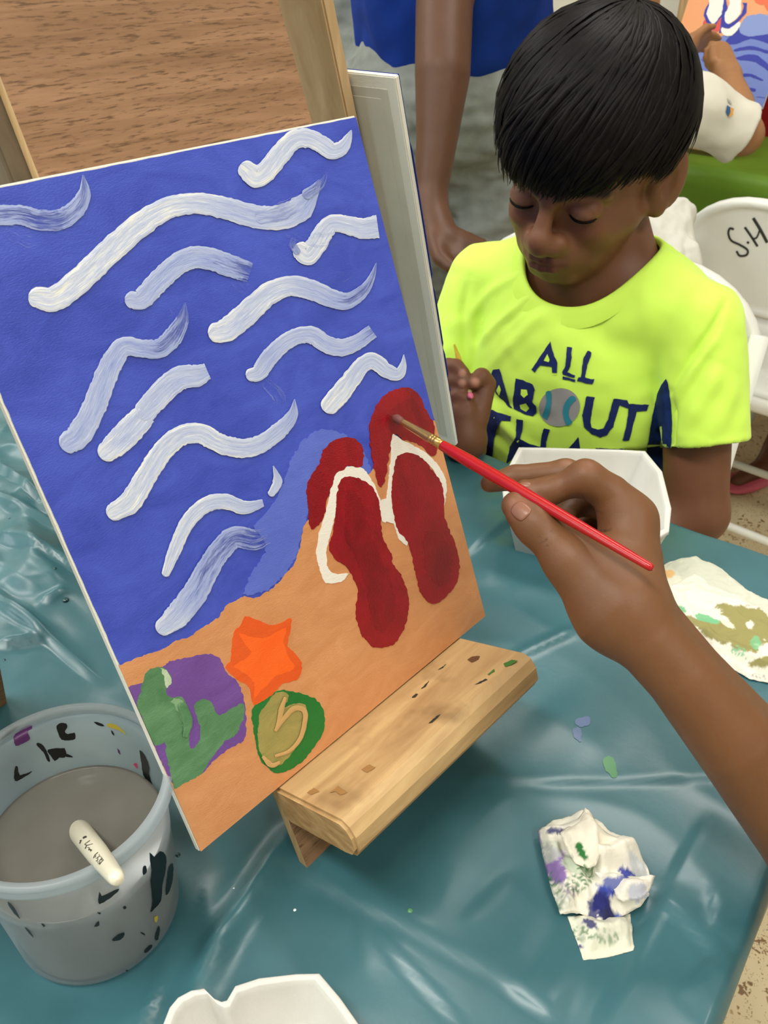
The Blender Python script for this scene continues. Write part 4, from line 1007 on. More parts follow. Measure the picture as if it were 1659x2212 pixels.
lathe('brush_handle', tipP, [(.0027, s2 - .0004), (.0029, s2 + .001), (.0034, s2 + .02), (.0033, s2 + .04), (.0027, s2 + .08), (.0021, bL - .012), (.0019, bL - .003), (.0018, bL - .001), (.0012, bL), (0, bL + .0002)], M_REDL, rb, 24, tuple(bd))

def m_skin(name, rough=.5, bump=.25, sc=420):
    d = Nd(name); a = d.add('ShaderNodeAttribute', attribute_name='Col').outputs['Color']
    v = d.coord('Object', (1, 1, 1)); f = d.noise(v, 60, 4, .6)
    c = d.mix(.5, a, d.ramp(f, [(.3, (.82, .80, .78)), (.7, (1.0, 1.0, 1.0))]), 'MULTIPLY')
    d.bump(d.noise(v, sc, 3, .6), bump, .0005)
    return d.set(c, rough, .35, **{'Subsurface Weight': .12, 'Subsurface Radius': (.012, .005, .003), 'Subsurface Scale': .5})
M_SKIN = m_skin('brown_skin'); M_SKINF = m_skin('brown_skin_far', .5, .1)
M_NAIL = plain('finger_nail', (140, 96, 74), .35, .5)
near = empty('person', at(1500, 1480, .39), 'bare brown forearm reaching in from the right, hand pinching the red brush', 'person')
def J(x, y, d, r): return at(x, y, d), r * d / FPX
H = Body()
def chainJ(js, k=.006): H.chain([at(x, y, d) for x, y, d, r in js], [r * d / FPX for x, y, d, r in js], k)
# forearm and wrist
chainJ([(1890, 2000, .42, 140), (1750, 1800, .405, 114), (1590, 1606, .39, 91), (1470, 1460, .385, 76), (1402, 1384, .386, 76), (1340, 1310, .392, 86)], .010)
chainJ([(1650, 1630, .41, 82), (1490, 1450, .40, 70), (1385, 1335, .405, 76)], .008)
el_ = at(1890, 2000, .42); H.chain([el_, np.array([.40, -.50, 1.10])], [.033, .042], .012)
# palm
chainJ([(1340, 1310, .396, 84), (1366, 1200, .408, 54), (1356, 1126, .415, 52)], .012)
chainJ([(1352, 1300, .405, 76), (1376, 1190, .424, 46), (1366, 1120, .430, 48)], .010)
chainJ([(1345, 1300, .412, 70), (1362, 1190, .440, 48), (1362, 1130, .446, 44)], .010)
chainJ([(1335, 1300, .415, 64), (1350, 1190, .455, 42), (1350, 1150, .458, 38)], .010)
# thumb
chainJ([(1330, 1310, .392, 82), (1272, 1246, .396, 60), (1236, 1212, .398, 54)], .014)
chainJ([(1236, 1212, .398, 52), (1176, 1152, .404, 41), (1160, 1134, .406, 41)], .010)
chainJ([(1160, 1134, .406, 41), (1126, 1104, .410, 36), (1114, 1092, .411, 31)], .008)
# web between thumb and index
chainJ([(1290, 1252, .402, 42), (1338, 1180, .414, 34)], .010)
chainJ([(1296, 1262, .400, 52), (1350, 1200, .408, 44)], .014)
# index
chainJ([(1362, 1122, .415, 50), (1318, 1066, .414, 42), (1264, 1032, .412, 37)], .010)
chainJ([(1264, 1032, .412, 36), (1212, 1052, .415, 30), (1184, 1062, .416, 28)], .005)
chainJ([(1184, 1062, .416, 28), (1150, 1060, .417, 25), (1134, 1056, .418, 21)], .005)
# middle
chainJ([(1366, 1118, .432, 46), (1310, 1058, .436, 36), (1222, 1024, .440, 31)], .006)
chainJ([(1222, 1024, .440, 30), (1150, 1028, .441, 27), (1112, 1032, .441, 25)], .004)
chainJ([(1112, 1032, .441, 25), (1075, 1040, .440, 23), (1058, 1044, .440, 20)], .004)
# ring and little finger, curled in
chainJ([(1362, 1132, .446, 42), (1310, 1096, .458, 32), (1250, 1082, .462, 29)], .006)
chainJ([(1250, 1082, .462, 29), (1216, 1112, .455, 26), (1226, 1150, .445, 23), (1236, 1164, .442, 20)], .004)
chainJ([(1350, 1150, .458, 36), (1312, 1130, .472, 28), (1272, 1134, .475, 25)], .006)
chainJ([(1272, 1134, .475, 25), (1262, 1168, .466, 23), (1290, 1196, .452, 20)], .004)
V, F = H.mesh(.00105)
hand = mesh_np('arm_skin', V, F, M_SKIN, near)
def skin_cols(V, base, seed=0, extra=()):
    c = np.tile(np.array(lin(base)), (len(V), 1))
    n = vnoise(V, 45, seed); c *= (1 + .07 * n)[:, None]
    for p, r, rgb, a in extra:
        d = np.linalg.norm(V - np.asarray(p), axis=1); w = smooth_step(r, r * .35, d) * a
        c = c * (1 - w[:, None]) + np.array(lin(rgb)) * w[:, None]
    return c
SK = (114, 76, 47)
ex = [(at(1112, 1092, .40), .010, (158, 104, 80), .6), (at(1040, 1046, .432), .010, (130, 80, 60), .5), (at(1130, 1058, .41), .008, (150, 104, 80), .5), (at(1223, 1003, .435), .005, (150, 108, 84), .5), (at(1160, 1082, .41), .004, (62, 50, 96), .7),
      (at(1272, 1000, .405), .008, (130, 86, 58), .5), (at(1225, 1130, .44), .014, (88, 50, 36), .4)]
hc = skin_cols(V, SK, 1, ex)
q = (V - CAMLOC) @ RC; vpx = np.column_stack([PCX + FPX * q[:, 0] / q[:, 2], PCY + FPX * q[:, 1] / q[:, 2]])
for l in (cA.__self__ if hasattr(cA, '__self__') else [])or []: pass
def c6(l): return c2(l, 1000, 950, 3.318)
front = np.einsum('ij,ij->i', norms_np(hand), V - CAMLOC) < 0
for l, w, a in (([(560, 740), (600, 715), (625, 685), (635, 650)], 1.6, .35), ([(580, 770), (610, 760), (630, 740)], 1.4, .25), ([(540, 700), (555, 690)], 1.4, .3), ([(620, 300), (640, 280), (660, 275)], 1.6, .25), ([(850, 390), (900, 470), (960, 510), (1005, 525)], 2.2, .3), ([(985, 650), (1020, 655), (1060, 640)], 2.5, .45), ([(720, 200), (745, 190), (775, 200)], 1.5, .2)):
    L = np.array(c6(l))
    for i in range(len(L) - 1):
        d, _, _ = seg_d(vpx, L[i], L[i + 1]); k = np.where(front, smooth_step(w * 1.6, w * .3, d) * a, 0); hc *= (1 - k[:, None])  # shade in the skin creases, put into the colour as darker lines
set_col(hand, hc)
def nail(name, x, y, dpt, lx, ly, ang, tilt, parent, m=M_NAIL, dom=.0011):
    """thin curved nail plate: centre in the picture, half sizes in metres, long axis angle in the picture"""
    c = at(x, y, dpt); a = math.radians(ang)
    e1 = RC @ np.array([math.cos(a), math.sin(a), 0]); nrm = RC @ np.array(tilt, float); nrm /= np.linalg.norm(nrm)
    e1 -= nrm * (e1 @ nrm); e1 /= np.linalg.norm(e1); e2 = np.cross(nrm, e1)
    V = []; n = 9
    for i in range(n):
        for j in range(n):
            u, v = i / (n - 1) * 2 - 1, j / (n - 1) * 2 - 1
            # squircle footprint
            uu = u * math.sqrt(max(0, 1 - .35 * v * v)); vv_ = v * math.sqrt(max(0, 1 - .35 * u * u))
            V.append(c + e1 * uu * lx + e2 * vv_ * ly - nrm * dom * (vv_ * vv_ * 1.3 + .5 * uu * uu))
    F = [[i * n + j, i * n + j + 1, (i + 1) * n + j + 1, (i + 1) * n + j] for i in range(n - 1) for j in range(n - 1)]
    o = mesh_np(name, V, F, m, parent); md = o.modifiers.new('t', 'SOLIDIFY'); md.thickness = .0005; return o
hv = BVHTree.FromObject(hand, bpy.context.evaluated_depsgraph_get())
def nail_on(x, y, lx, ly, ang):
    loc, nr, r = cast(hv, x, y)
    if loc is None: return
    nr = RC.T @ np.array(nr); dd = (RC.T @ (np.array(loc) - CAMLOC))[2]
    nail('finger_nail', x, y, dd - .0003, lx, ly, ang, nr, near)
nail_on(1124, 1102, .0050, .0042, 42); nail_on(1134, 1048, .0030, .0023, 5)
# ================================================================== people and chairs
def T3(p): p = np.array(p, float); p[2] += TZ; return p          # heights given from the table top
# ---- plastic folding chairs
def arch_outline(hw, h, r, n=9):
    """rounded-top panel outline in (y,z), z from 0 to h"""
    pts = [(-hw + .012, 0), (hw - .012, 0), (hw, .012)]
    for i in range(n): a = i / (n - 1) * math.pi / 2; pts.append((hw - r + r * math.cos(a), h - r * .8 + r * .8 * math.sin(a)))
    for i in range(n): a = math.pi / 2 + i / (n - 1) * math.pi / 2; pts.append((-hw + r + r * math.cos(a), h - r * .8 + r * .8 * math.sin(a)))
    pts.append((-hw, .012)); return np.array(pts)
def panel(name, out, O, ey, ez, ex, th, rec, m, parent, inset=.022, cav=.014):
    """moulded panel: rim, recessed field on both faces"""
    c = out.mean(0); n = len(out); d = c - out; d /= np.linalg.norm(d, axis=1)[:, None]
    rings = [(inset + cav, th / 2 - rec), (inset, th / 2 - rec * .6), (inset * .75, th / 2), (.004, th / 2), (0, th / 2 - .005), (0, -th / 2 + .005), (.004, -th / 2), (inset * .75, -th / 2), (inset, -th / 2 + rec * .6), (inset + cav, -th / 2 + rec)]
    V = []; F = []
    for ins, x in rings:
        for k in range(n): p = out[k] + d[k] * ins; V.append(O + ey * p[0] + ez * p[1] + ex * x)
    for i in range(len(rings) - 1):
        for k in range(n): F.append([i * n + k, i * n + (k + 1) % n, (i + 1) * n + (k + 1) % n, (i + 1) * n + k])
    F.append(list(range(n))[::-1]); F.append([(len(rings) - 1) * n + k for k in range(n)])
    bm = bmesh.new(); vs = [bm.verts.new(v) for v in V]
    for f in F: bm.faces.new([vs[i] for i in f])
    return bm_obj(name, bm, m, parent, True)
def chair(loc, yaw, label, seat_h=.44, top=.82, group='white folding chairs', hw=.215, bh=.27):
    t = empty('folding_chair', (loc[0], loc[1], 0), label, 'chair', group)
    ex = np.array([math.cos(yaw), math.sin(yaw), 0]); ey = np.array([-math.sin(yaw), math.cos(yaw), 0]); ez = np.array([0, 0, 1.0])
    L = lambda x, y, z: np.array([loc[0], loc[1], 0]) + ex * x + ey * y + ez * z
    bz = np.array(-ex * .13 + ez * .99); bz /= np.linalg.norm(bz); bx = np.cross(ey, bz)
    panel('backrest', arch_outline(hw, bh, .13), L(-.185, 0, top - bh), ey, bz, bx, .022, .006, M_PLASTIC, t)
    so = np.array([(-.185, -.2), (.185, -.19), (.2, -.17), (.2, .17), (.185, .19), (-.185, .2), (-.2, .18), (-.2, -.18)])
    panel('seat', so, L(0, 0, seat_h), ex, ey, ez, .028, .005, M_PLASTIC, t, .02, .015)
    for s in (-1, 1):
        tube('frame_leg', [L(-.205, s * (hw - .008), top - .06), L(-.15, s * .222, seat_h), L(.22, s * .225, .012)], .011, M_PLASTIC, t)
        tube('frame_leg', [L(.12, s * .208, seat_h - .02), L(-.24, s * .210, .012)], .011, M_PLASTIC, t)
        lathe('rivet', L(-.18, s * (hw - .035), top - bh + .06) - bx * .013, [(.006, 0), (.006, .026), (.0, .027)], M_METAL, t, 12, tuple(bx))
    tube('crossbar', [L(.135, -.225, .12), L(.135, .225, .12)], .009, M_PLASTIC, t); tube('crossbar', [L(-.18, -.21, .16), L(-.18, .21, .16)], .009, M_PLASTIC, t)
    return t, (L(-.185, 0, top - bh), ey, bz, bx)
ch1, bk1 = chair((.655, .285), math.pi - .05, 'white folding chair holding the boy in the yellow shirt', .44, .838)
ch2, bk2 = chair((1.565, .195), .02, 'white folding chair with handwritten letters on its backrest', .44, .80, bh=.20)
ch3, bk3 = chair((1.46, .64), .1, 'white folding chair under the child in the white shirt', .44, .74)
ch4, bk4 = chair((2.34, .20), math.pi, 'white folding chair beyond the green table under the person with the pink sandal', .44, .80)
M_PEN = plain('black_marker', (44, 46, 42), .6)
dg = bpy.context.evaluated_depsgraph_get()
bp2 = [c for c in ch2.children if c.name.startswith('backrest')][0]
BK2 = BVHTree.FromObject(bp2, dg)
def cS(l): return [(1360 + x / 2.766, 400 + y / 2.766) for x, y in l]
for l, w in (([(625, 262), (600, 258), (592, 290), (610, 330), (660, 355), (705, 385), (700, 415), (660, 420), (640, 392)], 4.5), ([(704, 336), (714, 346)], 5), ([(690, 250), (725, 300), (766, 364)], 5), ([(735, 318), (760, 312), (778, 270)], 3.5), ([(740, 195), (780, 260), (824, 342)], 6.5)):
    p = catmull(cS(l), 5) if len(l) > 2 else np.array(cS(l)); ink_line(p, w, 'marker_line', BK2, M_PEN, ch2, .0012)

# ---- heads
def head_prims(b, M, O, s, detail=True):
    W = lambda q: np.asarray(O) + s * (M @ np.asarray(q, float))
    e = lambda c, r, k=.012, R=None: b.ell(W(c), np.array(r) * s, M if R is None else R, k)
    e((0, -.012, .045), (.069, .088, .080)); e((0, .026, -.004), (.057, .054, .062), .012)
    e((0, .042, -.042), (.038, .038, .030), .010)
    b.cone(W((0, .0705, -.0650)), W((0, .0690, -.0620)), .0120 * s, k=.012)
    for t in (-1, 1):
        b.cone(W((t * .0545, .006, -.022)), W((t * .017, .067, -.066)), .0095 * s, .0090 * s, .014)
        b.cone(W((t * .046, .030, -.022)), W((t * .030, .056, -.046)), .013 * s, .012 * s, .018)
        b.cone(W((t * .034, .060, -.014)), W((t * .036, .055, -.020)), .0165 * s, k=.014)
        b.cone(W((t * .042, .062, .022)), W((t * .010, .0805, .021)), .0085 * s, .0075 * s, .012)
    if detail:
        for t in (-1, 1): b.s(P_ell(W((t * .029, .094, .008)), np.array((.0175, .0145, .0115)) * s, M), .007)
        for t in (-1, 1): b.ell(W((t * .0300, .0705, .0075)), np.array((.0150, .0132, .0112)) * s, M, .003)
    b.cone(W((0, .080, .018)), W((0, .0990, -.014)), .0062 * s, .0085 * s, .008)
    b.cone(W((0, .0990, -.017)), W((0, .0980, -.021)), .0112 * s, k=.005)
    if detail:
        for t in (-1, 1): b.cone(W((t * .0105, .0920, -.0235)), W((t * .0135, .0880, -.0225)), .0076 * s, k=.009)
        e((0, .074, -.040), (.027, .018, .020), .014)
        for t in (-1, 1):
            b.cone(W((0, .0925, -.0395)), W((t * .010, .0912, -.0395)), .0046 * s, .0042 * s, .0025); b.cone(W((t * .010, .0912, -.0395)), W((t * .022, .0825, -.0440)), .0042 * s, .0024 * s, .0025)
            b.cone(W((0, .0905, -.0490)), W((t * .010, .0890, -.0485)), .0056 * s, .0052 * s, .0025); b.cone(W((t * .010, .0890, -.0485)), W((t * .021, .0822, -.0450)), .0050 * s, .0024 * s, .0025)
            b.s(P_ell(W((t * .0062, .0960, -.0315)), np.array((.0032, .0042, .003)) * s, M), .002)
    for t in (-1, 1):
        a = np.array([t * .86, .51, 0]); a /= np.linalg.norm(a); bb = np.cross((0, 0, 1.0), a); R = M @ np.stack([a, bb, [0, 0, 1.0]], 1)
        b.ell(W((t * .0735, -.0135, .003)), np.array((.0058, .0195, .0325)) * s, R, .004)
        b.cone(W((t * .064, -.004, .014)), W((t * .064, -.003, -.018)), .0105 * s, .0095 * s, .006)
        b.cone(W((t * .0685, -.003, -.024)), W((t * .069, -.005, -.020)), .0078 * s, k=.006)
        if detail: b.s(P_ell(W((t * .0795, -.0050, .0040)), np.array((.0085, .0105, .0190)) * s, R), .0015)
    return W
def hair_mesh(name, M, O, s, parent, m, n=2600, seed=1, low=lambda ph: 0.0, cap=None, h=.003, crown=(.10, -.42, 1.0), rads=(.0800, .1040, .0870), cen=(0, -.008, .052), swirl=.5):
    W = lambda q: np.asarray(O) + s * (np.asarray(q, float) @ M.T)
    b = Body(); cen = np.array(cen); rads = np.array(rads)
    b.ell(W(cen), rads * s * .985, M, .01)
    for c, r in (cap or []): b.s(P_box(W(c), np.array(r) * s, M, .012), .02)
    V, F = b.mesh(h)
    rng = np.random.default_rng(seed)
    cr = np.array(crown); cr /= np.linalg.norm(cr)
    u0 = np.cross(cr, (0, 1.0, 0)); u0 /= np.linalg.norm(u0); v0 = np.cross(u0, cr)      # v0 ~ forward
    if v0[1] < 0: v0 = -v0; u0 = -u0
    VV = [V]; FF = [F]; base = len(V)
    NP = 10
    for k in range(n):
        ph = rng.uniform(-math.pi, math.pi); st = rng.uniform(0.02, .85) ** 1.0; lift = rng.uniform(.995, 1.045); sw = swirl + rng.normal(0, .16)
        cz = .010 * noise.noise((math.cos(ph) * 7, math.sin(ph) * 7, seed + 9))
        th = np.linspace(0, 2.6, 60)
        cl = noise.noise((math.cos(ph) * 3.2, math.sin(ph) * 3.2, seed + 2 * st)); phs = ph + (sw + .35 * cl) * (th / 1.5) ** 1.2
        D = np.cos(th)[:, None] * cr + np.sin(th)[:, None] * (np.cos(phs)[:, None] * v0 + np.sin(phs)[:, None] * u0)
        D = D + (.035 * np.sin(th * 5 + 9 * cl + 3 * ph) * np.minimum(th, 1))[:, None] * np.cross(D, cr); P = cen + rads * D * 1.0
        below = np.nonzero(P[:, 2] < np.array([low(math.atan2(q[0], q[1])) for q in (P - cen)]) + cz + rng.normal(0, .005))[0]
        e = below[0] if len(below) else 59
        if e < 8: continue
        i0 = st * (e - 6); ii = np.linspace(i0, e, NP)
        D2 = np.stack([np.interp(ii, np.arange(60), D[:, c]) for c in range(3)], 1)
        rr = 1 + (lift - 1 + .07 * cl) * np.sin(np.linspace(.25, 2.4, NP)) + .010 * math.sin(k)
        if k % 9 == 0: rr = rr + np.linspace(0, rng.uniform(.02, .075), NP) ** 1.0 * np.linspace(.3, 1, NP)
        P2 = W(cen + rads * D2 * rr[:, None]); w = np.interp(np.linspace(0, 1, NP), [0, .2, .7, 1], [.0006, .0011, .0009, .00015]) * s * rng.uniform(.8, 1.5)
        T = np.gradient(P2, axis=0); T /= np.linalg.norm(T, axis=1)[:, None] + 1e-12
        N = (P2 - W(cen)); N /= np.linalg.norm(N, axis=1)[:, None]; S = np.cross(T, N)
        q = np.stack([P2 + S * w[:, None] * 1.6, P2 + N * w[:, None], P2 - S * w[:, None] * 1.6], 1).reshape(-1, 3)
        VV.append(q); r = np.arange(NP - 1)[:, None] * 3
        FF.append(np.concatenate([np.concatenate([r, r + 1, r + 4, r + 3], 1), np.concatenate([r + 1, r + 2, r + 5, r + 4], 1)]) + base); base += len(q)
    o = mesh_np(name, np.concatenate(VV), np.concatenate(FF), m, parent, True); return o
def m_hair():
    d = Nd('black_hair'); v = d.coord('Object', (1, 1, 1)); f = d.noise(v, 90, 3, .6)
    c = d.ramp(f, [(.3, (.0025, .002, .002)), (.75, (.008, .0065, .006))]); d.bump(f, .4, .001)
    return d.set(c, .50, .11)
M_HAIR = m_hair()
def arm_chain(b, pts, rad, k=.012): b.chain(pts, rad, k)
def relaxed_hand(b, wr, mid, tip, side, r=.006, spread=.011):
    """palm and five bent fingers from wrist to finger tips; side = thumb direction"""
    wr, mid, tip, side = map(np.asarray, (wr, mid, tip, side)); d = (tip - mid)
    side = side / np.linalg.norm(side)
    for i, o in enumerate((1.5, .5, -.5, -1.5)):
        a = mid + side * o * spread
        b.cone(wr + side * o * spread * .5, a, r * 1.9, r * 1.45, .006)
        ln = (.92, 1.0, .95, .78)[i]
        k1 = a + d * .5 * ln; b.cone(a, k1, r * 1.2, r * 1.05, .003); b.cone(k1, a + d * ln + np.array([0, 0, -.006]), r * 1.02, r * .85, .003)
    t0 = wr + side * spread * 1.2; t1 = wr + (mid - wr) * .65 + side * spread * 3.0
    b.cone(t0, t1, r * 1.7, r * 1.3, .006); b.cone(t1, t1 + d * .45 + side * .004, r * 1.25, r * .95, .003)

# ---------------------------------------------------------------- the boy in yellow
boy = empty('person', (.62, .176, .44), 'boy in a neon yellow printed shirt looking down, thin brush in his hand', 'person')
HM = np.array([[.1383, -.9528, -.2704], [-.9885, -.1157, -.0978], [-.0619, -.2808, .9578]]); HO = np.array([.614, .1848, .2403 + TZ]); HS = .97
B = Body()
HW_ = head_prims(B, HM, HO, HS)
SL, SR = T3((.628, .057, .120)), T3((.628, .302, .106)); NB = T3((.642, .178, .140))
B.cone(HW_((0, -.028, -.012)), NB, .041, .050, .010)
B.cone(NB, T3((.63, .176, -.20)), .055, .075, .03); B.cone(NB, SL, .040, .029, .02); B.cone(NB, SR, .040, .029, .02)
EL = onX(1503, 1108, .595); WL = T3((.505, .085, -.13))
arm_chain(B, [SL, SL * .5 + EL * .5, EL], [.028, .032, .030], .010); arm_chain(B, [EL, EL * .45 + WL * .55, WL], [.030, .030, .021], .01)
relaxed_hand(B, WL, WL + np.array([-.05, .03, -.004]), WL + np.array([-.09, .055, -.012]), (.4, .9, .2))
ER = T3((.570, .282, -.085)); HR = at(1003, 880, .80); WR = at(1004, 950, .805)
arm_chain(B, [SR, ER], [.028, .029], .010); arm_chain(B, [ER, ER * .5 + WR * .5, WR], [.029, .027, .0195], .01)
def bj(js, k=.004): B.chain([at(x, y, d) for x, y, d, r in js], [r * d / FPX for x, y, d, r in js], k)
bj([(1004, 950, .805, 44), (1000, 900, .80, 40), (1000, 870, .80, 30)], .01)
bj([(1030, 905, .80, 26), (1050, 830, .80, 22), (1040, 815, .795, 21), (1026, 826, .79, 17)])
bj([(985, 850, .805, 24), (968, 795, .80, 22), (985, 792, .795, 18), (1000, 806, .79, 15)])
bj([(985, 860, .805, 24), (962, 828, .80, 21), (985, 822, .795, 17), (999, 827, .79, 15)])
bj([(988, 880, .805, 24), (966, 862, .80, 21), (990, 856, .793, 18), (1006, 862, .79, 15)])
bj([(990, 905, .80, 24), (975, 888, .798, 20), (996, 882, .793, 17), (1012, 884, .79, 14)])
for yk, yf in ((.115, .10), (.245, .27)):
    hp, kn, an = T3((.66, .176 + (yk - .18) * .7, -.235)), T3((.36, yk, -.215)), np.array([.40, yf, .09])
    B.chain([hp, kn, an], [.066, .050, .036], .02); B.chain([an, np.array([.385, yf, .045]), np.array([.29, yf, .035])], [.036, .034, .024], .01)
V, F = B.mesh(.0022)
bskin = mesh_np('body_skin', V, F, M_SKINF, boy)
SKB = (118, 77, 54)
W_ = HW_
bc = skin_cols(V, SKB, 3, [(W_((0, .099, -.020)), .014, (150, 98, 72), .6), (W_((.034, .07, -.018)), .02, (134, 82, 58), .4), (W_((-.034, .07, -.018)), .02, (134, 82, 58), .4),
                           (at(1026, 826, .785), .006, (206, 150, 122), .8), (at(999, 806, .785), .005, (200, 146, 122), .8), (at(998, 827, .785), .005, (200, 146, 122), .8)])
loc = (V - HO) @ HM / HS            # verts in head coordinates
def near_line(pts, r):
    d = np.full(len(V), 9.0)
    for i in range(len(pts) - 1):
        a, b = np.array(pts[i]), np.array(pts[i + 1]); ab = b - a; t = np.clip((loc - a) @ ab / (ab @ ab), 0, 1); d = np.minimum(d, np.linalg.norm(loc - a - t[:, None] * ab, axis=1))
    return smooth_step(r, r * .45, d)
for t in (-1, 1):
    w = near_line([(0, .096, -.0405), (t * .012, .094, -.041), (t * .021, .085, -.0445)], .0062) + near_line([(0, .095, -.050), (t * .012, .093, -.049), (t * .020, .085, -.046)], .0068)
    w = np.clip(w, 0, 1) * .55; bc = bc * (1 - w[:, None]) + np.array(lin((104, 58, 50))) * w[:, None]
    w = near_line([(t * .012, .088, .0225), (t * .028, .083, .029), (t * .046, .066, .024)], .0062) * .9; bc = bc * (1 - w[:, None]) + np.array(lin((26, 18, 15))) * w[:, None]
    w = near_line([(t * .019, .083, .0005), (t * .029, .0845, -.003), (t * .040, .079, -.001), (t * .046, .072, .002)], .0032) * .9; bc = bc * (1 - w[:, None]) + np.array(lin((20, 14, 12))) * w[:, None]  # dark lash line, with the shade under the eye put into the skin colour
for t in (-1, 1):
    w = np.clip(1 - np.linalg.norm((loc - np.array([t * .030, .082, .0075])) / np.array([.013, .01, .0075]), axis=1), 0, 1) * .9; w = np.clip(w * 1.6, 0, .55); bc = bc * (1 - w[:, None]) + np.array(lin((150, 106, 84))) * w[:, None]
set_col(bskin, bc)
for t in (-1, 1):
    us = np.linspace(-.88, .88, 13); rem = np.sqrt(1 - us ** 2)
    lash = [W_((t * (.030 + .0150 * u_), .0705 + .0134 * .80 * r_ + .0004, .0075 - .0112 * .62 * r_ - .0004)) for u_, r_ in zip(us, rem)]
    tube('eyelash', lash, [.0004] + [.0011] * 11 + [.0004], M_HAIR, boy, 6)
def low_boy(ph):       # ph: angle around the head, 0 = forward, + = his left
    a = abs(ph)
    return float(np.interp(a, [0, .35, .75, 1.05, 1.35, 1.75, 2.2, 3.2], [.035, .036, .042, .040, .020, .032, -.03, -.045]))
hair_mesh('hair', HM, HO, HS, boy, M_HAIR, 5200, 5, low_boy,
          [((0, .115, -.058), (.13, .085, .080)), ((.085, .0, -.040), (.030, .10, .072)), ((-.085, .0, -.040), (.030, .10, .072)), ((0, 0, -.12), (.2, .2, .075))], .0026)
# shirt
M_NEON = attr_mat('neon_yellow_knit', .62, .25, bump=.12, bscale=900, bdist=.0003, **{'Sheen Weight': .2})
NEON, NAVY = (208, 248, 92), (24, 36, 88)
S = Body()
S.ell(T3((.626, .176, .010)), (.086, .124, .158), None, .03); S.ell(T3((.622, .176, -.15)), (.084, .122, .150), None, .03)
S.ell(T3((.652, .176, .040)), (.074, .112, .125), None, .03); S.cone(T3((.672, .12, .118)), T3((.672, .235, .118)), .046, .046, .03)
for a_s in (SL, SR): S.cone(a_s + np.array([.004, (.178 - a_s[1]) * .05, -.002]), T3((.640, .178, .146)), .041, .050, .025)
QL = onX(1526, 958, .600); QR = onX(984, 800, .585)
S.cone(SL, QL, .0415, .0395, .005); S.cone(SR, QR, .042, .042, .005)
for a_s, q in ((SL, QL), (SR, QR)):
    d = (q - a_s) / np.linalg.norm(q - a_s); S.s(P_box(q + d * .037, (.06, .06, .037), np.stack(frame(d), 1), .001), .003); S.s(P_cone(q - d * .025, q + d * .02, .0350), .002)
NH0, NH1 = T3((.632, .178, .140)), T3((.592, .178, .300))
NH_AX = (NH1 - NH0) / np.linalg.norm(NH1 - NH0); NR = .0640
import copy
S_noHole = copy.copy(S); S_noHole.p = list(S.p)
S.s(P_cone(NH0, NH1, NR, NR + .012), .004)
S.s(P_box(T3((.62, .176, -.40)), (.2, .2, .12)), .004)
V, F = S.mesh(.0026)
N0 = mesh_np('tmp', V, F, M_NEON); nrm = norms_np(N0); bpy.data.objects.remove(N0)
fold = .0022 * vnoise(V * np.array([1, 1, .45]), 26, 2) + .0012 * vnoise(V, 55, 5)
_bv = BVHTree.FromPolygons(V.tolist(), F.tolist())
def crease(px, w, hgt):
    C = catmull(px, 4) if len(px) > 2 else np.linspace(px[0], px[1], 8); C = np.asarray(C, float); P = []
    for x, y in C:
        r = ray(x, y); hh = _bv.ray_cast(Vector(CAMLOC), Vector(r / np.linalg.norm(r)))
        if hh[0] is not None: P.append(np.array(hh[0]))
    dm = np.full(len(V), 9.0); tt = np.zeros(len(V))
    for i in range(len(P) - 1):
        a_c, b_c = P[i], P[i + 1]
        if np.linalg.norm(a_c - b_c) > .04: continue
        ab = b_c - a_c; t = np.clip((V - a_c) @ ab / (ab @ ab + 1e-12), 0, 1); dd_ = np.linalg.norm(V - a_c - t[:, None] * ab, axis=1)
        m = dd_ < dm; dm[m] = dd_[m]; tt[m] = (i + t[m]) / (len(P) - 1)
    return hgt * np.exp(-(dm / w) ** 2) * (np.sin(np.pi * np.clip(tt, .04, .96)) ** .5)
for px, w, hh in (([(1180, 625), (1090, 690), (1030, 750)], .007, .0035), ([(1190, 660), (1120, 730), (1050, 800)], .007, .003), ([(1130, 590), (1060, 630), (1010, 690)], .006, .003), ([(1160, 640), (1075, 715)], .005, -.003),
                  ([(1015, 600), (1000, 680), (1012, 800)], .006, -.004), ([(1050, 850), (1110, 880), (1190, 905)], .007, -.004), ([(1050, 870), (1100, 930), (1180, 990)], .008, .004), ([(1060, 930), (1110, 985)], .007, -.004),
                  ([(1568, 650), (1540, 710), (1490, 780), (1447, 845)], .004, -.006), ([(1449, 850), (1452, 920), (1446, 1000)], .004, -.006), ([(1550, 720), (1500, 790), (1462, 850)], .007, .003), ([(1560, 780), (1520, 860), (1470, 935)], .008, .0035), ([(1540, 760), (1500, 830), (1455, 890)], .006, -.003), ([(1590, 800), (1570, 880), (1530, 950)], .010, .003),
                  ([(1440, 620), (1380, 690), (1300, 720)], .016, .003), ([(1240, 690), (1330, 740), (1420, 760)], .018, -.003), ([(1445, 860), (1400, 900), (1380, 960)], .010, .003), ([(1300, 720), (1360, 800), (1420, 860)], .016, -.002)):
    fold += crease(px, w, hh)
shirt = mesh_np('shirt', V + nrm * fold[:, None], F, M_NEON, boy)
cols = np.tile(np.array(lin(NEON)), (len(V), 1))
side = (V[:, 1] < .068) & (V[:, 2] < TZ + .055 + .0 * V[:, 0]); 
set_col(shirt, cols)
dg = bpy.context.evaluated_depsgraph_get()
SH_BVH = BVHTree.FromObject(shirt, dg)
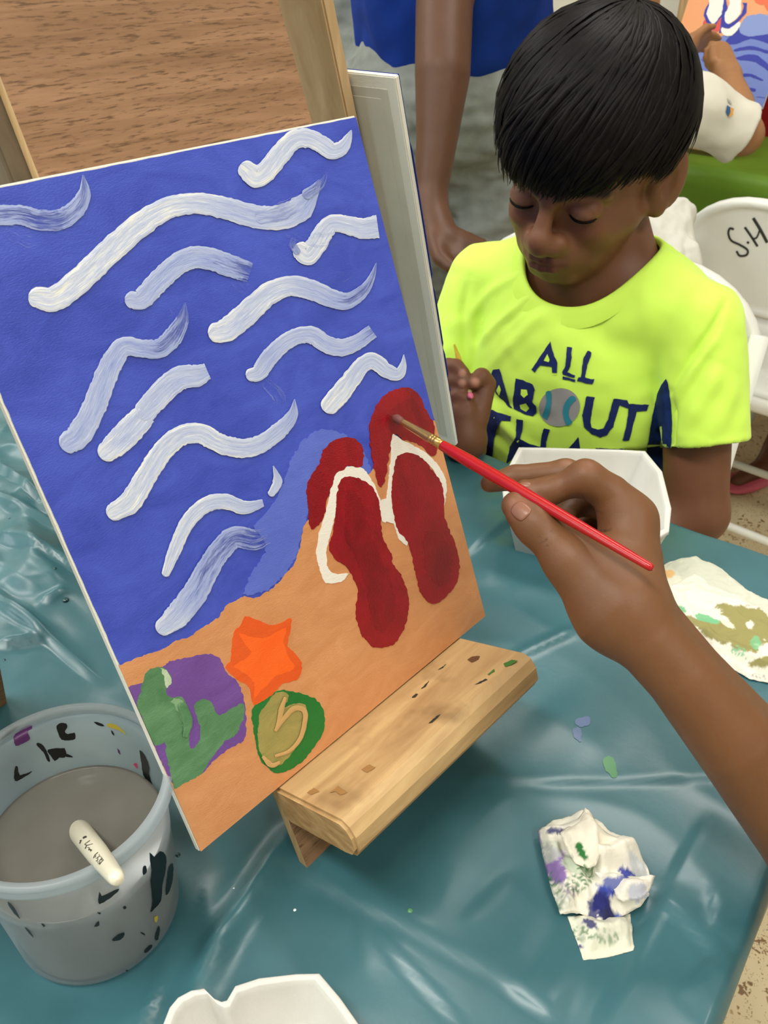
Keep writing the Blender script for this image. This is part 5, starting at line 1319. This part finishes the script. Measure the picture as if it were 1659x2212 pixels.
# collar rib: a ring laid on the neck opening
M_NEONP = plain('neon_rib', NEON, .6, .25)
hu, hv_, _ = frame(NH_AX); rows = []
for dr, up_ in ((-.0030, -.004), (-.0018, .0004), (.0010, .0022), (.006, .0022), (.0115, .0018), (.0135, -.0006)):
    ring = []
    for i in range(64):
        a_r = 2 * math.pi * i / 64; ts = np.linspace(.16, -.03, 200)
        rr_ = NR + max(dr, .0) + .002 + .012 * np.clip(ts, 0, 1) / .165
        dirr = math.cos(a_r) * hu + math.sin(a_r) * hv_
        L_ = NH0 + ts[:, None] * NH_AX + rr_[:, None] * dirr
        e_ = S_noHole.ev(L_) < 0; k_ = np.argmax(e_) if e_.any() else 130; ring.append(L_[k_] + NH_AX * up_ + dirr * min(dr, 0))
    rg = np.array(ring)
    for _ in range(5): rg = (np.roll(rg, 1, 0) + 2 * rg + np.roll(rg, -1, 0)) / 4
    rows.append(rg)
mesh_np('collar', np.concatenate(rows), [[i * 64 + j, (i + 1) * 64 + j, (i + 1) * 64 + (j + 1) % 64, i * 64 + (j + 1) % 64] for i in range(5) for j in range(64)], plain('neon_rib', NEON, .6, .25), boy)
M_NAVY = plain('navy_print', (24, 38, 92), .6, .3, var=.15, vscale=80); M_BALLG = plain('grey_ball_print', (150, 148, 146), .6, .3); M_TEALP = plain('teal_seam_print', (48, 132, 150), .6, .3)
def cL(l): return [(1080 + x / 4.879, 700 + y / 4.879) for x, y in l]
def shirt_poly(name, px, m, off=.0009, jag=1.0, smooth=0): return decal_poly(name, px, SH_BVH, m, shirt, 5, jag, off, smooth)
LET = [[(535, 180), (560, 290), (608, 410), (605, 512), (556, 512), (552, 450), (425, 432), (370, 512), (338, 480), (430, 340)],
       [(708, 240), (762, 248), (745, 450), (712, 505), (798, 540), (786, 568), (664, 530), (660, 505), (690, 440)], [(664, 548), (800, 585), (790, 608), (660, 578)],
       [(925, 282), (962, 300), (955, 350), (925, 410), (912, 500), (898, 560), (960, 580), (995, 578), (975, 632), (905, 620), (812, 598), (830, 560), (850, 560), (880, 370)],
       [(-150, 720), (-70, 480), (0, 470), (50, 640), (110, 850), (140, 890), (90, 870), (40, 800), (0, 770), (-60, 690), (-120, 790), (-170, 780)],
       [(170, 572), (240, 585), (350, 635), (372, 690), (355, 760), (342, 820), (385, 860), (392, 930), (350, 972), (290, 960), (150, 895), (140, 800)],
       [(915, 758), (1000, 770), (975, 870), (955, 1030), (965, 1085), (1030, 1110), (1090, 1095), (1140, 1000), (1195, 790), (1275, 800), (1240, 920), (1190, 1080), (1130, 1165), (1060, 1192), (960, 1150), (885, 1080), (870, 960)],
       [(1195, 785), (1340, 800), (1360, 840), (1570, 850), (1545, 915), (1440, 920), (1400, 1080), (1360, 1228), (1292, 1222), (1330, 1080), (1355, 885), (1270, 860)],
       [(-260, 880), (-150, 870), (-20, 930), (125, 970), (115, 1025), (20, 1015), (-20, 1080), (-60, 1200), (-75, 1400), (-190, 1480), (-190, 1300), (-130, 1060), (-150, 960), (-250, 940)],
       [(180, 1000), (248, 1010), (240, 1110), (215, 1210), (300, 1260), (430, 1290), (440, 1180), (470, 1095), (530, 1110), (490, 1240), (480, 1400), (420, 1420), (420, 1330), (250, 1290), (200, 1300), (130, 1420), (70, 1480), (110, 1290), (170, 1190)],
       [(828, 1185), (850, 1330), (850, 1440), (700, 1440), (722, 1310)], [(1010, 1300), (1180, 1312), (1330, 1310), (1300, 1360), (1010, 1350)]]
for l in LET: shirt_poly('printed_letter', cL(l), M_NAVY)
M_NEON2 = plain('neon_counter', NEON, .62, .25)
for l in ([(505, 315), (530, 375), (520, 400), (470, 385)], [(230, 685), (290, 690), (300, 740), (260, 775), (225, 740)], [(215, 845), (280, 830), (315, 880), (280, 925), (225, 890)], [(0, 640), (20, 690), (0, 750), (-30, 700)],
          [(560, 520), (606, 520), (600, 530), (558, 530)]): shirt_poly('letter_gap', cL(l), M_NEON2, .0013, .3)
ball = [(630 + 214 * math.cos(a) - 12 * math.sin(a), 875 + 202 * math.sin(a)) for a in np.linspace(0, 2 * math.pi, 40, endpoint=False)]
shirt_poly('printed_ball', cL(ball), M_BALLG, .0010, 0)
shirt_poly('ball_seam', cL([(490, 715), (540, 700), (550, 790), (540, 880), (510, 990), (490, 1000), (452, 960), (480, 890), (498, 800)]), M_TEALP, .0016, .5, 2)
shirt_poly('ball_seam', cL([(765, 750), (808, 785), (760, 840), (730, 900), (735, 980), (770, 1030), (720, 1065), (690, 1030), (668, 940), (680, 850), (715, 790)]), M_TEALP, .0016, .5, 2)
M_NAVYK = plain('navy_knit_panel', (20, 42, 92), .75, .2, var=.35, vscale=160)
shirt_poly('side_panel', [(1440, 818), (1447, 850), (1452, 905), (1450, 960), (1444, 1000), (1436, 1030), (1420, 1015), (1396, 985), (1400, 950), (1408, 900), (1420, 855)], M_NAVYK, .0010, .6, 2)
# shorts and shoes
Q = Body()
for yk in (.115, .245):
    Q.cone(T3((.66, .176 + (yk - .18) * .7, -.235)), T3((.44, yk - .0, -.215)), .082, .068, .03)
Q.ell(T3((.66, .176, -.215)), (.10, .135, .085), None, .03); Q.obj('shorts', .006, plain('navy_shorts', (30, 36, 60), .8), boy)
for yf in (.10, .27): 
    q = Body(); q.cone((.40, yf, .04), (.28, yf, .032), .043, .034); q.s(P_box((.35, yf, -.06), (.3, .2, .06)), .003); q.obj('shoe', .005, plain('dark_shoe', (40, 40, 44), .6), boy)
# thin brush in the boy's hand
tb = empty('thin_paint_brush', at(1013, 840, .787), 'thin golden paint brush with a pink tip in the hand of the boy in yellow', 'brush')
ta, tc = at(994, 785, .850), at(1017, 858, .781); td = tc - ta; tL = np.linalg.norm(td); td /= tL
lathe('brush_handle', ta - td * .05, [(.0012, 0), (.0026, .03), (.0030, .06), (.0026, .06 + tL * .55)], plain('amber_lacquer', (176, 132, 32), .3), tb, 14, tuple(td))
lathe('ferrule', ta + td * tL * .55, [(.0026, 0), (.0026, tL * .30), (.0018, tL * .36)], plain('pale_ferrule', (206, 182, 128), .35, .5, Metallic=.4), tb, 14, tuple(td))
lathe('bristles', ta + td * tL * .90, [(.0018, 0), (.0030, tL * .05), (.0026, tL * .10), (0, tL * .13)], plain('pink_loaded_bristles', (226, 110, 140), .5), tb, 12, tuple(td))

# ---------------------------------------------------------------- standing helper in blue
hel = empty('person', (*at(960, 330, 1.36)[:2], 0), 'person in a blue shirt and grey shorts leaning one arm on the chair back', 'person')
M_BLUS = plain('royal_blue_cotton', (14, 46, 124), .85, .15, var=.15, vscale=14, bump=.2, bscale=500)
M_GREY = plain('grey_sweat_shorts', (128, 132, 126), .95, .1, var=.16, vscale=40, bump=.3, bscale=400)
A = Body()
def aj(js, k=.012): A.chain([at(x, y, d) for x, y, d, r in js], [r * d / FPX for x, y, d, r in js], k)
aj([(1010, -270, 1.20, 72), (985, -120, 1.16, 66), (960, 10, 1.13, 62), (956, 160, 1.12, 60), (944, 300, 1.13, 45), (928, 440, 1.14, 34)])
wr = at(928, 440, 1.14)
aj([(928, 440, 1.14, 36), (946, 505, 1.13, 42), (960, 525, 1.12, 40)])
for yy, rr, ex_, dz in ((508, 17, 1042, .0), (524, 17, 1050, .006), (542, 16, 1040, .012), (556, 14, 1015, .018)):
    aj([(955, yy - 4, 1.12 - dz, rr + 4), (995, yy + 4, 1.115 - dz, rr), (ex_, yy + 20, 1.125 - dz, rr - 4)], .006)
aj([(938, 520, 1.11, 22), (950, 556, 1.09, 18), (975, 578, 1.08, 15)], .008)
hipc = at(960, 330, 1.42); fx = np.array([.74, .67, 0])     # direction away from the camera on the floor
lat = np.array([.67, -.74, 0])
hz = hipc.copy()
for s in (-1, 1):
    hp = np.array([*(hipc[:2] + lat[:2] * s * .085), .86]); kn = np.array([*(hipc[:2] + lat[:2] * s * .10 + fx[:2] * .0), .46]); an = np.array([*(hipc[:2] + lat[:2] * s * .10 + fx[:2] * .03), .08])
    A.chain([hp, kn, an], [.085, .058, .04], .02); A.chain([an, an + np.array([*(-fx[:2] * .14), -.045])], [.04, .03], .01)
sh = at(1010, -270, 1.20); ctr = np.array([*(hipc[:2]), 1.0]); neck = sh + fx * .13 + np.array([0, 0, .03])
A.chain([ctr, neck], [.10, .07], .03); A.cone(neck, sh, .05, .045, .03); sh2 = sh + fx * .28
oth = sh2 + np.array([*(lat[:2] * -.06), -.27]); A.cone(neck, sh2, .05, .045, .03); A.chain([sh2, oth, oth + np.array([*(lat[:2] * -.02), -.23])], [.045, .038, .028], .015)
hb0 = oth + np.array([*(lat[:2] * -.02), -.23]); relaxed_hand(A, hb0, hb0 + np.array([0, 0, -.07]), hb0 + np.array([0, 0, -.13]), fx, .0075, .014)
hm3 = np.stack([fx * -1, lat, np.array([0, 0, 1.0])], 1); hm3[:, 0] *= 1 if np.linalg.det(hm3) < 0 else -1; ho = neck + np.array([*(lat[:2] * .04), .17])
head_prims(A, hm3, ho, 1.0, False); A.cone(ho + np.array([0, 0, -.03]), neck, .052, .055, .03)
V, F = A.mesh(.0045); o = mesh_np('body_skin', V, F, M_SKINF, hel); set_col(o, skin_cols(V, (86, 54, 35), 7))
hair_mesh('hair', hm3, ho, 1.0, hel, M_HAIR, 500, 8, lambda a: float(np.interp(abs(a), [0, .8, 1.3, 2, 3.2], [.05, .05, .02, .0, -.03])), [((0, .11, -.03), (.13, .085, .085)), ((0, 0, -.12), (.2, .2, .08))], .006)
G = Body()
for s in (-1, 1):
    hp = np.array([*(hipc[:2] + lat[:2] * s * .085), .88]); kn = np.array([*(hipc[:2] + lat[:2] * s * .115), .50])
    G.cone(hp, kn, .112, .098, .03)
G.ell((*hipc[:2], .94), (.17, .17, .13), None, .04); G.ell(at(775, 70, 1.44), (.10, .10, .13), None, .05)
G.s(P_box((*hipc[:2], .40), (.5, .5, .10)), .004)
V, F = G.mesh(.0045); n0 = mesh_np('tmp', V, F, M_GREY); nr = norms_np(n0); bpy.data.objects.remove(n0)
V = V + nr * (.010 * vnoise(V * np.array([1, 1, 2.2]), 12, 3) + .005 * vnoise(V * np.array([1, 1, 2.0]), 34, 6))[:, None]
sg = mesh_np('shorts', V, F, M_GREY, hel)
U = Body()
c0 = at(985, 130, 1.36); U.chain([c0 + np.array([0, 0, -.03]), ctr + np.array([*(-fx[:2] * .03), .12]), neck + np.array([0, 0, -.03])], [.155, .15, .10], .05)
U.cone(at(888, 150, 1.33), at(860, -60, 1.34), .050, .085, .04); U.cone(neck, sh, .075, .072, .04); U.cone(sh, at(992, -170, 1.17), .072, .075, .02); U.cone(neck, sh2, .075, .07, .04); U.cone(sh2, sh2 * .6 + oth * .4, .066, .066, .02)
U.s(P_box(at(985, 320, 1.36) + np.array([0, 0, -.118]), (.4, .4, .10)), .006); U.s(P_ell(neck + np.array([0, 0, .07]), (.075, .075, .05)), .01)
V, F = U.mesh(.005); n0 = mesh_np('tmp', V, F, M_BLUS); nr = norms_np(n0); bpy.data.objects.remove(n0)
V = V + nr * (.010 * vnoise(V * np.array([1, 1, .5]), 12, 13) + .004 * vnoise(V, 30, 16))[:, None]
mesh_np('shirt', V, F, M_BLUS, hel)
for yf in (-1, 1):
    q = Body(); a = np.array([*(hipc[:2] + lat[:2] * yf * .10 + fx[:2] * .04), .035]); q.cone(a, a + np.array([*(-fx[:2] * .18), 0]), .042, .036); q.s(P_box((*a[:2], -.06), (.4, .4, .06)), .003); q.obj('shoe', .006, plain('grey_shoe', (90, 92, 96), .7), hel)

# ---------------------------------------------------------------- child in white at the green table
kid = empty('person', (1.40, .52, .46), 'child in a white shirt at the green table reaching up to paint', 'person')
M_WSH = plain('white_cotton', (214, 210, 196), .9, .15, var=.05, vscale=20, bump=.2, bscale=500)
K = Body(); ksh = at(1500, 235, 1.50); kel = at(1606, 292, 1.53); kwr = at(1571, 165, 1.62); kfi = at(1553, 118, 1.655)
kn_ = at(1385, 155, 1.46); khd = kn_ + np.array([-.045, .04, .165])
K.chain([ksh, kel], [.042, .034], .015); K.chain([kel, kel * .5 + kwr * .5, kwr], [.034, .033, .0235], .01)
K.cone(kwr, kfi, .026, .024, .01)
for i, (dx, dy, dd) in enumerate(((-14, -16, .0), (-22, -4, -.004), (-24, 10, -.006), (-20, 24, -.006))):
    a = at(1553 + 6, 112 + i * 7, 1.665 - .004 * i); b_ = at(1553 + dx - 2, 112 + dy + 2, 1.66 + dd); c_ = at(1553 + dx + 10, 112 + dy + 14, 1.635 + dd)
    K.chain([kwr * .35 + kfi * .65, a, b_, c_], [.012, .0095, .0085, .0072], .004)
K.chain([kwr, at(1544, 132, 1.62), at(1540, 104, 1.635)], [.016, .010, .0075], .006)
kb = np.array([1.37, .585, .55]); K.chain([kb, kn_ + np.array([0, 0, -.05])], [.085, .06], .03); K.cone(kn_ + np.array([0, 0, -.03]), ksh, .04, .036, .03)
ks2 = kn_ * 2 - ksh; ks2[2] = ksh[2]; kw2 = at(1487, 98, 1.70); ke2 = np.array([1.50, .70, .86]); K.cone(kn_ + np.array([0, 0, -.03]), ks2, .04, .036, .03); K.chain([ks2, ke2, kw2], [.036, .030, .020], .015)
relaxed_hand(K, kw2, kw2 + np.array([.05, -.005, .004]), kw2 + np.array([.09, -.02, .0]), (0, -.4, .9), .006, .010)
for s in (-1, 1):
    hp = np.array([1.42, .57 + s * .06, .50]); kk = np.array([1.74, .50 + s * .08, .47]); an = np.array([1.74, .50 + s * .08, .08]); K.chain([hp, kk, an], [.07, .05, .034], .02); K.cone(an, an + np.array([.12, 0, -.045]), .034, .026, .01)
kfx = np.array([.96, .05, -.26]); kfx /= np.linalg.norm(kfx); kl = np.cross((0, 0, 1.0), kfx); kl /= np.linalg.norm(kl); km = np.stack([kl, kfx, np.cross(kfx, kl)], 1)
if km[2, 2] < 0: km[:, 2] *= -1
head_prims(K, km, khd, .93, False); K.cone(khd, kn_ + np.array([0, 0, -.03]), .045, .05, .03)
V, F = K.mesh(.004); o = mesh_np('body_skin', V, F, M_SKINF, kid); set_col(o, skin_cols(V, (160, 114, 76), 9))
hair_mesh('hair', km, khd, .93, kid, M_HAIR, 400, 9, lambda a: float(np.interp(abs(a), [0, .8, 1.3, 2, 3.2], [.05, .05, .02, .0, -.04])), [((0, .11, -.03), (.13, .085, .085)), ((0, 0, -.12), (.2, .2, .08))], .006)
Wq = Body(); Wq.ell(kb + np.array([0, 0, .16]), (.10, .125, .22), None, .03); Wq.ell(kb + np.array([-.01, 0, -.0]), (.115, .14, .12), None, .04)
Wq.cone(kn_ + np.array([0, 0, -.045]), ksh, .055, .056, .03); Wq.cone(ksh, at(1590, 285, 1.525), .052, .055, .02); Wq.cone(kn_ + np.array([0, 0, -.045]), ks2, .055, .055, .03); Wq.cone(ks2, ks2 * .45 + ke2 * .55, .055, .055, .02)
dd = kel - ksh; dd /= np.linalg.norm(dd); q = at(1590, 285, 1.525); Wq.s(P_box(q + dd * .06, (.09, .09, .05), np.stack(frame(dd), 1), .001), .005)
Wq.s(P_ell(kn_ + np.array([0, 0, .035]), (.062, .062, .05)), .01)
V, F = Wq.mesh(.0045); n0 = mesh_np('tmp', V, F, M_WSH); nr = norms_np(n0); bpy.data.objects.remove(n0)
V = V + nr * (.005 * vnoise(V * np.array([1, 1, .6]), 14, 23) + .003 * vnoise(V, 34, 26))[:, None]
wsh = mesh_np('shirt', V, F, M_WSH, kid)
dg = bpy.context.evaluated_depsgraph_get(); WS_BVH = BVHTree.FromObject(wsh, dg)
def cK(l): return c2(l, 1380, 0, 5.946)
decal_poly('sleeve_emblem', cK([(1125, 1350), (1165, 1380), (1170, 1440), (1140, 1500), (1110, 1440)]), WS_BVH, plain('emblem_blue', (54, 92, 138), .7), wsh, 2, .4, .0015, 0)
decal_poly('sleeve_emblem', cK([(1165, 1380), (1215, 1400), (1200, 1440), (1205, 1470), (1140, 1512), (1170, 1440)]), WS_BVH, plain('emblem_orange', (222, 156, 66), .7), wsh, 2, .4, .0015, 0)
decal_poly('sleeve_emblem', cK([(1120, 1260), (1170, 1300), (1185, 1350), (1150, 1320)]), WS_BVH, plain('emblem_grey', (170, 172, 170), .7), wsh, 2, .4, .0015, 0)
Cq = Body(); c1, c2_, c3, c4 = at(1400, 500, 1.37), at(1452, 472, 1.38), at(1496, 464, 1.40), at(1440, 570, 1.37)
Cq.chain([c4, c1], [.048, .034], .015); Cq.chain([c1, c2_], [.032, .032], .015); Cq.chain([c2_, c3], [.026, .006], .012); Cq.chain([c2_, c4], [.028, .044], .015); Cq.chain([c4, np.array([1.36, .46, .47])], [.048, .06], .015); Cq.ell((1.38, .50, .470), (.10, .09, .020), None, .02)
V, F = Cq.mesh(.0035); n0 = mesh_np('tmp', V, F, M_WSH); nr = norms_np(n0); bpy.data.objects.remove(n0)
V = V + nr * (.007 * vnoise(V * np.array([1, 1, .35]), 42, 31) + .003 * vnoise(V * np.array([1, 1, .4]), 95, 33))[:, None]
tag(mesh_np('draped_cloth', V, F, plain('thin_white_cloth', (206, 204, 194), .85, .15)), 'thin white cloth bunched on the chair behind the neck of the boy in yellow', 'cloth')
Gs = Body()
for s in (-1, 1): Gs.cone((1.42, .57 + s * .06, .50), (1.64, .50 + s * .075, .48), .085, .072, .03)
Gs.obj('shorts', .008, plain('charcoal_shorts', (60, 62, 66), .85), kid)
for s in (-1, 1):
    q = Body(); q.cone((1.74, .50 + s * .08, .04), (1.87, .50 + s * .08, .032), .04, .033); q.s(P_box((1.8, .5, -.06), (.3, .3, .06)), .003); q.obj('shoe', .006, plain('white_shoe', (200, 200, 196), .6), kid)
# green table
M_GRNC = plain('lime_green_plastic_sheet', (92, 128, 32), .45, .35, var=.14, vscale=5)
gt = empty('folding_table', (1.95, .65, 0), 'long table under a lime green plastic sheet behind the boy in yellow', 'table', None)
abox('tabletop', (1.74, -.2, TZ - .04), (2.14, 1.6, TZ - .005), M_PLASTIC, gt, .004)
for x in (1.80, 2.08):
    for y in (-.1, 1.5): tube('leg', [(x, y, 0), (x, y, TZ - .04)], .014, M_METAL, gt)
def green():
    a = np.concatenate([np.linspace(-.16, -.012, 8), np.linspace(0, .42, 14), np.linspace(.432, .59, 8)]); b = np.linspace(-.36, 1.76, 80); V = []
    for x in a:
        for y in b:
            ov = max(0, -x, x - .42); ob = max(0, -.21 - y, y - 1.61); o_ = max(ov, ob)
            xx = 1.73 + min(max(x, -.004), .424); yy = min(max(y, -.214), 1.614); n = noise.noise((yy * 6, xx * 6, 3)); 
            xx += (-1 if x < 0 else 1) * (.012 * n + .008) * (ov > 0); yy += (-1 if y < 0 else 1) * (.012 * n + .008) * (ob > 0)
            V.append((xx, yy, TZ + .001 + .003 * (1 + n) * (o_ == 0) - o_))
    n = len(b); F = [[i * n + j, (i + 1) * n + j, (i + 1) * n + j + 1, i * n + j + 1] for i in range(len(a) - 1) for j in range(n - 1)]
    return tag(mesh_np('tablecloth', V, F, M_GRNC), 'lime green plastic sheet over the table behind the child in white', 'tablecloth')
green()
# the child's canvas, upside down, on a small easel
C3 = at(1647, 236, 1.79); u3 = np.array([.34, .0, .94]); u3 /= np.linalg.norm(u3); y3 = np.array([-.16, .987, 0]); y3 -= u3 * (y3 @ u3); y3 /= np.linalg.norm(y3); n3 = np.cross(u3, y3)
if n3[0] > 0: n3 = -n3
can3 = empty('child_painting', C3, 'half painted canvas with blue waves and white sandals on the green table', 'painting')
box('canvas_panel', C3 - n3 * .004, y3 * .2286, u3 * .3048, n3 * .004, M_CANVAS, can3, .0006)
def lay3(name, px, m, off, jag=1.0, smooth=2):
    pts = poly_dense(smooth_closed(px, smooth) if smooth else px, 3, jag, off * 1e4); P = []
    for x, y in pts:
        p = onplane(x, y, n3, C3) - C3; P.append(C3 + y3 * np.clip(p @ y3, .0004, .2282) + u3 * np.clip(p @ u3, .0004, .3044) + n3 * off)
    P = [p for i, p in enumerate(P) if np.linalg.norm(p - P[i - 1]) > 4e-4]
    tri = [list(t) for t in tessellate_polygon([[Vector(((p - C3) @ y3, (p - C3) @ u3, 0)) for p in P]])]
    return mesh_np(name, P, tri, m, can3, False)
M_B1 = plain('sea_blue_paint', (106, 126, 196), .5); M_B2 = plain('deep_blue_paint', (34, 46, 160), .5); M_B3 = plain('pale_wave_paint', (128, 148, 206), .5); M_OR = plain('peach_sand_paint', (232, 160, 108), .5); M_CO = plain('coral_paint', (212, 76, 72), .5); M_W3 = plain('white_sandal_paint', (240, 236, 228), .5); M_O3 = plain('starfish_paint', (240, 106, 66), .5)
lay3('sea_paint', cK([(-500, 500), (600, 470), (1800, 330), (2400, 330), (2400, 1800), (-500, 1800)]), M_B1, .0005, 0, 0)
lay3('sand_paint', cK([(200, -900), (2600, -900), (2600, 190), (1659, 195), (1540, 180), (1420, 200), (1340, 300), (1200, 450), (700, 500), (300, 520)]), M_OR, .0006, 1, 0)
lay3('deep_wave', cK([(730, 480), (840, 510), (840, 580), (715, 570)]), M_B2, .0009); lay3('deep_wave', cK([(1180, 460), (1320, 330), (1400, 470), (1659, 430), (1900, 470), (1900, 640), (1659, 560), (1440, 500), (1240, 570), (1100, 560)]), M_B2, .0008)
lay3('pale_cloud', cK([(1380, 215), (1540, 180), (1659, 200), (1900, 250), (1900, 420), (1659, 440), (1420, 470), (1300, 420), (1300, 330)]), M_B3, .0010)
for l in ([(1240, 630), (1440, 590), (1659, 650), (1900, 760), (1900, 800), (1659, 690), (1440, 640), (1240, 660)], [(1250, 740), (1400, 700), (1520, 715), (1659, 820), (1800, 960), (1659, 910), (1500, 800), (1300, 770)], [(1300, 950), (1450, 950), (1600, 1030), (1560, 1035), (1430, 985), (1310, 990)], [(790, 755), (850, 790), (930, 890), (880, 850)], [(960, 985), (1010, 990), (980, 1010)], [(1400, 1130), (1500, 1140), (1490, 1180), (1420, 1160)], [(1430, 1240), (1700, 1280), (1900, 1300), (1900, 1500), (1400, 1450)], [(600, 1240), (1000, 1200), (1300, 1240), (1300, 1500), (600, 1500)]):
    lay3('deep_wave', cK(l), M_B2, .0009)
lay3('coral_paint', cK([(850, 250), (820, 340), (780, 430), (790, 490), (840, 515), (900, 470), (960, 400), (1060, 400), (1060, 240), (980, 240)]), M_CO, .0012)
lay3('blue_strap', cK([(900, 40), (850, 130), (835, 200), (870, 290), (930, 370), (975, 340), (1060, 220), (1050, 350), (1030, 430), (1070, 420), (1090, 360), (1170, 370), (1290, 270), (1385, 160), (1390, 40), (1330, 35), (1350, 80), (1320, 180), (1240, 270), (1170, 310), (1110, 240), (1140, 100), (1110, -60), (900, -60)]), M_B2, .0014, .6, 0)
lay3('white_sole', cK([(905, 60), (905, -300), (1090, -300), (1080, 100), (1040, 220), (960, 315), (920, 280), (870, 180)]), M_W3, .0016); lay3('white_sole', cK([(1165, 60), (1170, -300), (1330, -300), (1315, 60), (1310, 170), (1230, 260), (1150, 315), (1105, 260), (1110, 160)]), M_W3, .0016)
lay3('white_toe', cK([(860, 300), (940, 390), (920, 440), (850, 445), (830, 380)]), M_W3, .0017); lay3('white_toe', cK([(1070, 350), (1160, 375), (1290, 280), (1300, 340), (1190, 465), (1090, 450), (1060, 400)]), M_W3, .0017)
lay3('starfish', cK([(1480, -200), (1500, 40), (1610, 60), (1660, 140), (1900, 140), (1900, -200)]), M_O3, .0012)
e3 = empty('small_easel', C3 + y3 * .11, 'wooden easel standing on the green table behind the child\'s canvas', 'easel')
box('canvas_ledge', C3 + y3 * .02 - u3 * .022 - n3 * .01, y3 * .19, u3 * .02, n3 * .045, M_PINE, e3, .001)
box('easel_board', C3 + y3 * .04 + n3 * -.012 - u3 * .098, y3 * .15, u3 * .58, -n3 * .008, M_PINE, e3, .001)
for yy in (.035, .19): box('easel_post', C3 + y3 * yy - n3 * .022 - u3 * .104, y3 * .025, u3 * .60, -n3 * .018, M_PINE, e3, .001)
# hall things beyond the green table
pst = empty('wooden_post', (2.62, 1.02, 0), 'slim tan wooden post standing before the far pale wall', 'post')
a_ = at(1474, 60, 2.55); box('post_shaft', (a_[0], a_[1] - .02, 0), (.03, 0, 0), (0, .045, 0), (0, 0, 1.9), M_PINE, pst, .002); box('post_foot', (a_[0] - .05, a_[1] - .07, 0), (.12, 0, 0), (0, .14, 0), (0, 0, .03), M_PINE, pst, .002)
a_ = onX(1527, 20, 2.79); cur = abox('red_curtain', (2.765, a_[1] - .55, .02), (2.785, a_[1] + .052, 2.3), plain('maroon_fabric', (112, 18, 20), .9, .1)); tag(cur, 'dark red curtain hanging on the far wall behind the child\'s canvas', 'curtain')
# seated neighbour beyond the table: leg and pink sandal in view
nei = empty('person', (2.34, .22, .46), 'person beyond the green table, bare leg and pink sandal under the chair with letters', 'person')
Z = Body(); ft = onz(1648, 1026, -.725)
for s, f_ in ((0, ft), (1, ft + np.array([.06, -.22, 0]))):
    an = f_ + np.array([.06, 0, .05]); kn = np.array([an[0] + .04, an[1] - .02, .44]); hp = np.array([2.33, .22 + .07 * (1 - 2 * s), .50]); Z.chain([hp, kn, an], [.072, .050, .034], .02); Z.chain([an, f_ + np.array([-.0, .005, .022]), f_ + np.array([-.09, .03, .012])], [.033, .026, .018], .012)
nk = np.array([2.36, .22, .96]); Z.chain([(2.36, .22, .55), nk], [.09, .06], .03)
for s in (-1, 1): sd = nk + np.array([0, s * .15, -.03]); Z.cone(nk, sd, .045, .04, .03); Z.chain([sd, sd + np.array([-.06, s * .04, -.25]), sd + np.array([-.27, -s * .02, -.17])], [.04, .034, .024], .015); relaxed_hand(Z, sd + np.array([-.27, -s * .02, -.17]), sd + np.array([-.34, -s * .03, -.17]), sd + np.array([-.40, -s * .04, -.175]), (0, -s, .1), .007, .012)
nm = np.stack([np.array([0, -1.0, 0]), np.array([-1.0, 0, 0]), np.array([0, 0, 1.0])], 1); nh = nk + np.array([-.02, 0, .17]); head_prims(Z, nm, nh, .95, False); Z.cone(nh, nk, .045, .05, .03)
V, F = Z.mesh(.005); o = mesh_np('body_skin', V, F, M_SKINF, nei); set_col(o, skin_cols(V, (104, 64, 46), 12))
hair_mesh('hair', nm, nh, .95, nei, M_HAIR, 300, 10, lambda a: float(np.interp(abs(a), [0, .8, 1.3, 2, 3.2], [.05, .05, .02, .0, -.04])), [((0, .11, -.03), (.13, .085, .085)), ((0, 0, -.12), (.2, .2, .08))], .007)
q = Body(); q.ell((2.36, .22, .76), (.11, .15, .22), None, .03)
for s in (-1, 1): sd = nk + np.array([0, s * .15, -.03]); q.cone(nk, sd, .06, .058, .03); q.cone(sd, sd + np.array([-.04, s * .03, -.15]), .058, .055, .02)
q.obj('shirt', .007, plain('plum_cotton', (96, 50, 76), .85), nei)
q = Body()
for s in (-1, 1): q.cone((2.33, .22 + s * .07, .51), (2.08, .24 + s * .09, .48), .088, .075, .03)
q.obj('shorts', .008, plain('brown_shorts', (64, 44, 36), .85), nei)
M_PINKS = plain('pink_rubber', (206, 92, 116), .5)
for s, f_ in ((0, ft), (1, ft + np.array([.06, -.22, 0]))):
    q = Body(); q.ell(f_ + np.array([.0, .005, -.002]), (.085, .036, .012), None); q.ell(f_ + np.array([-.07, .03, -.002]), (.06, .036, .012), None, .02); q.obj('sandal', .005, M_PINKS, nei)
for nm_ in ('tmp',):
    for o in list(bpy.data.objects):
        if o.name.startswith(nm_): bpy.data.objects.remove(o)
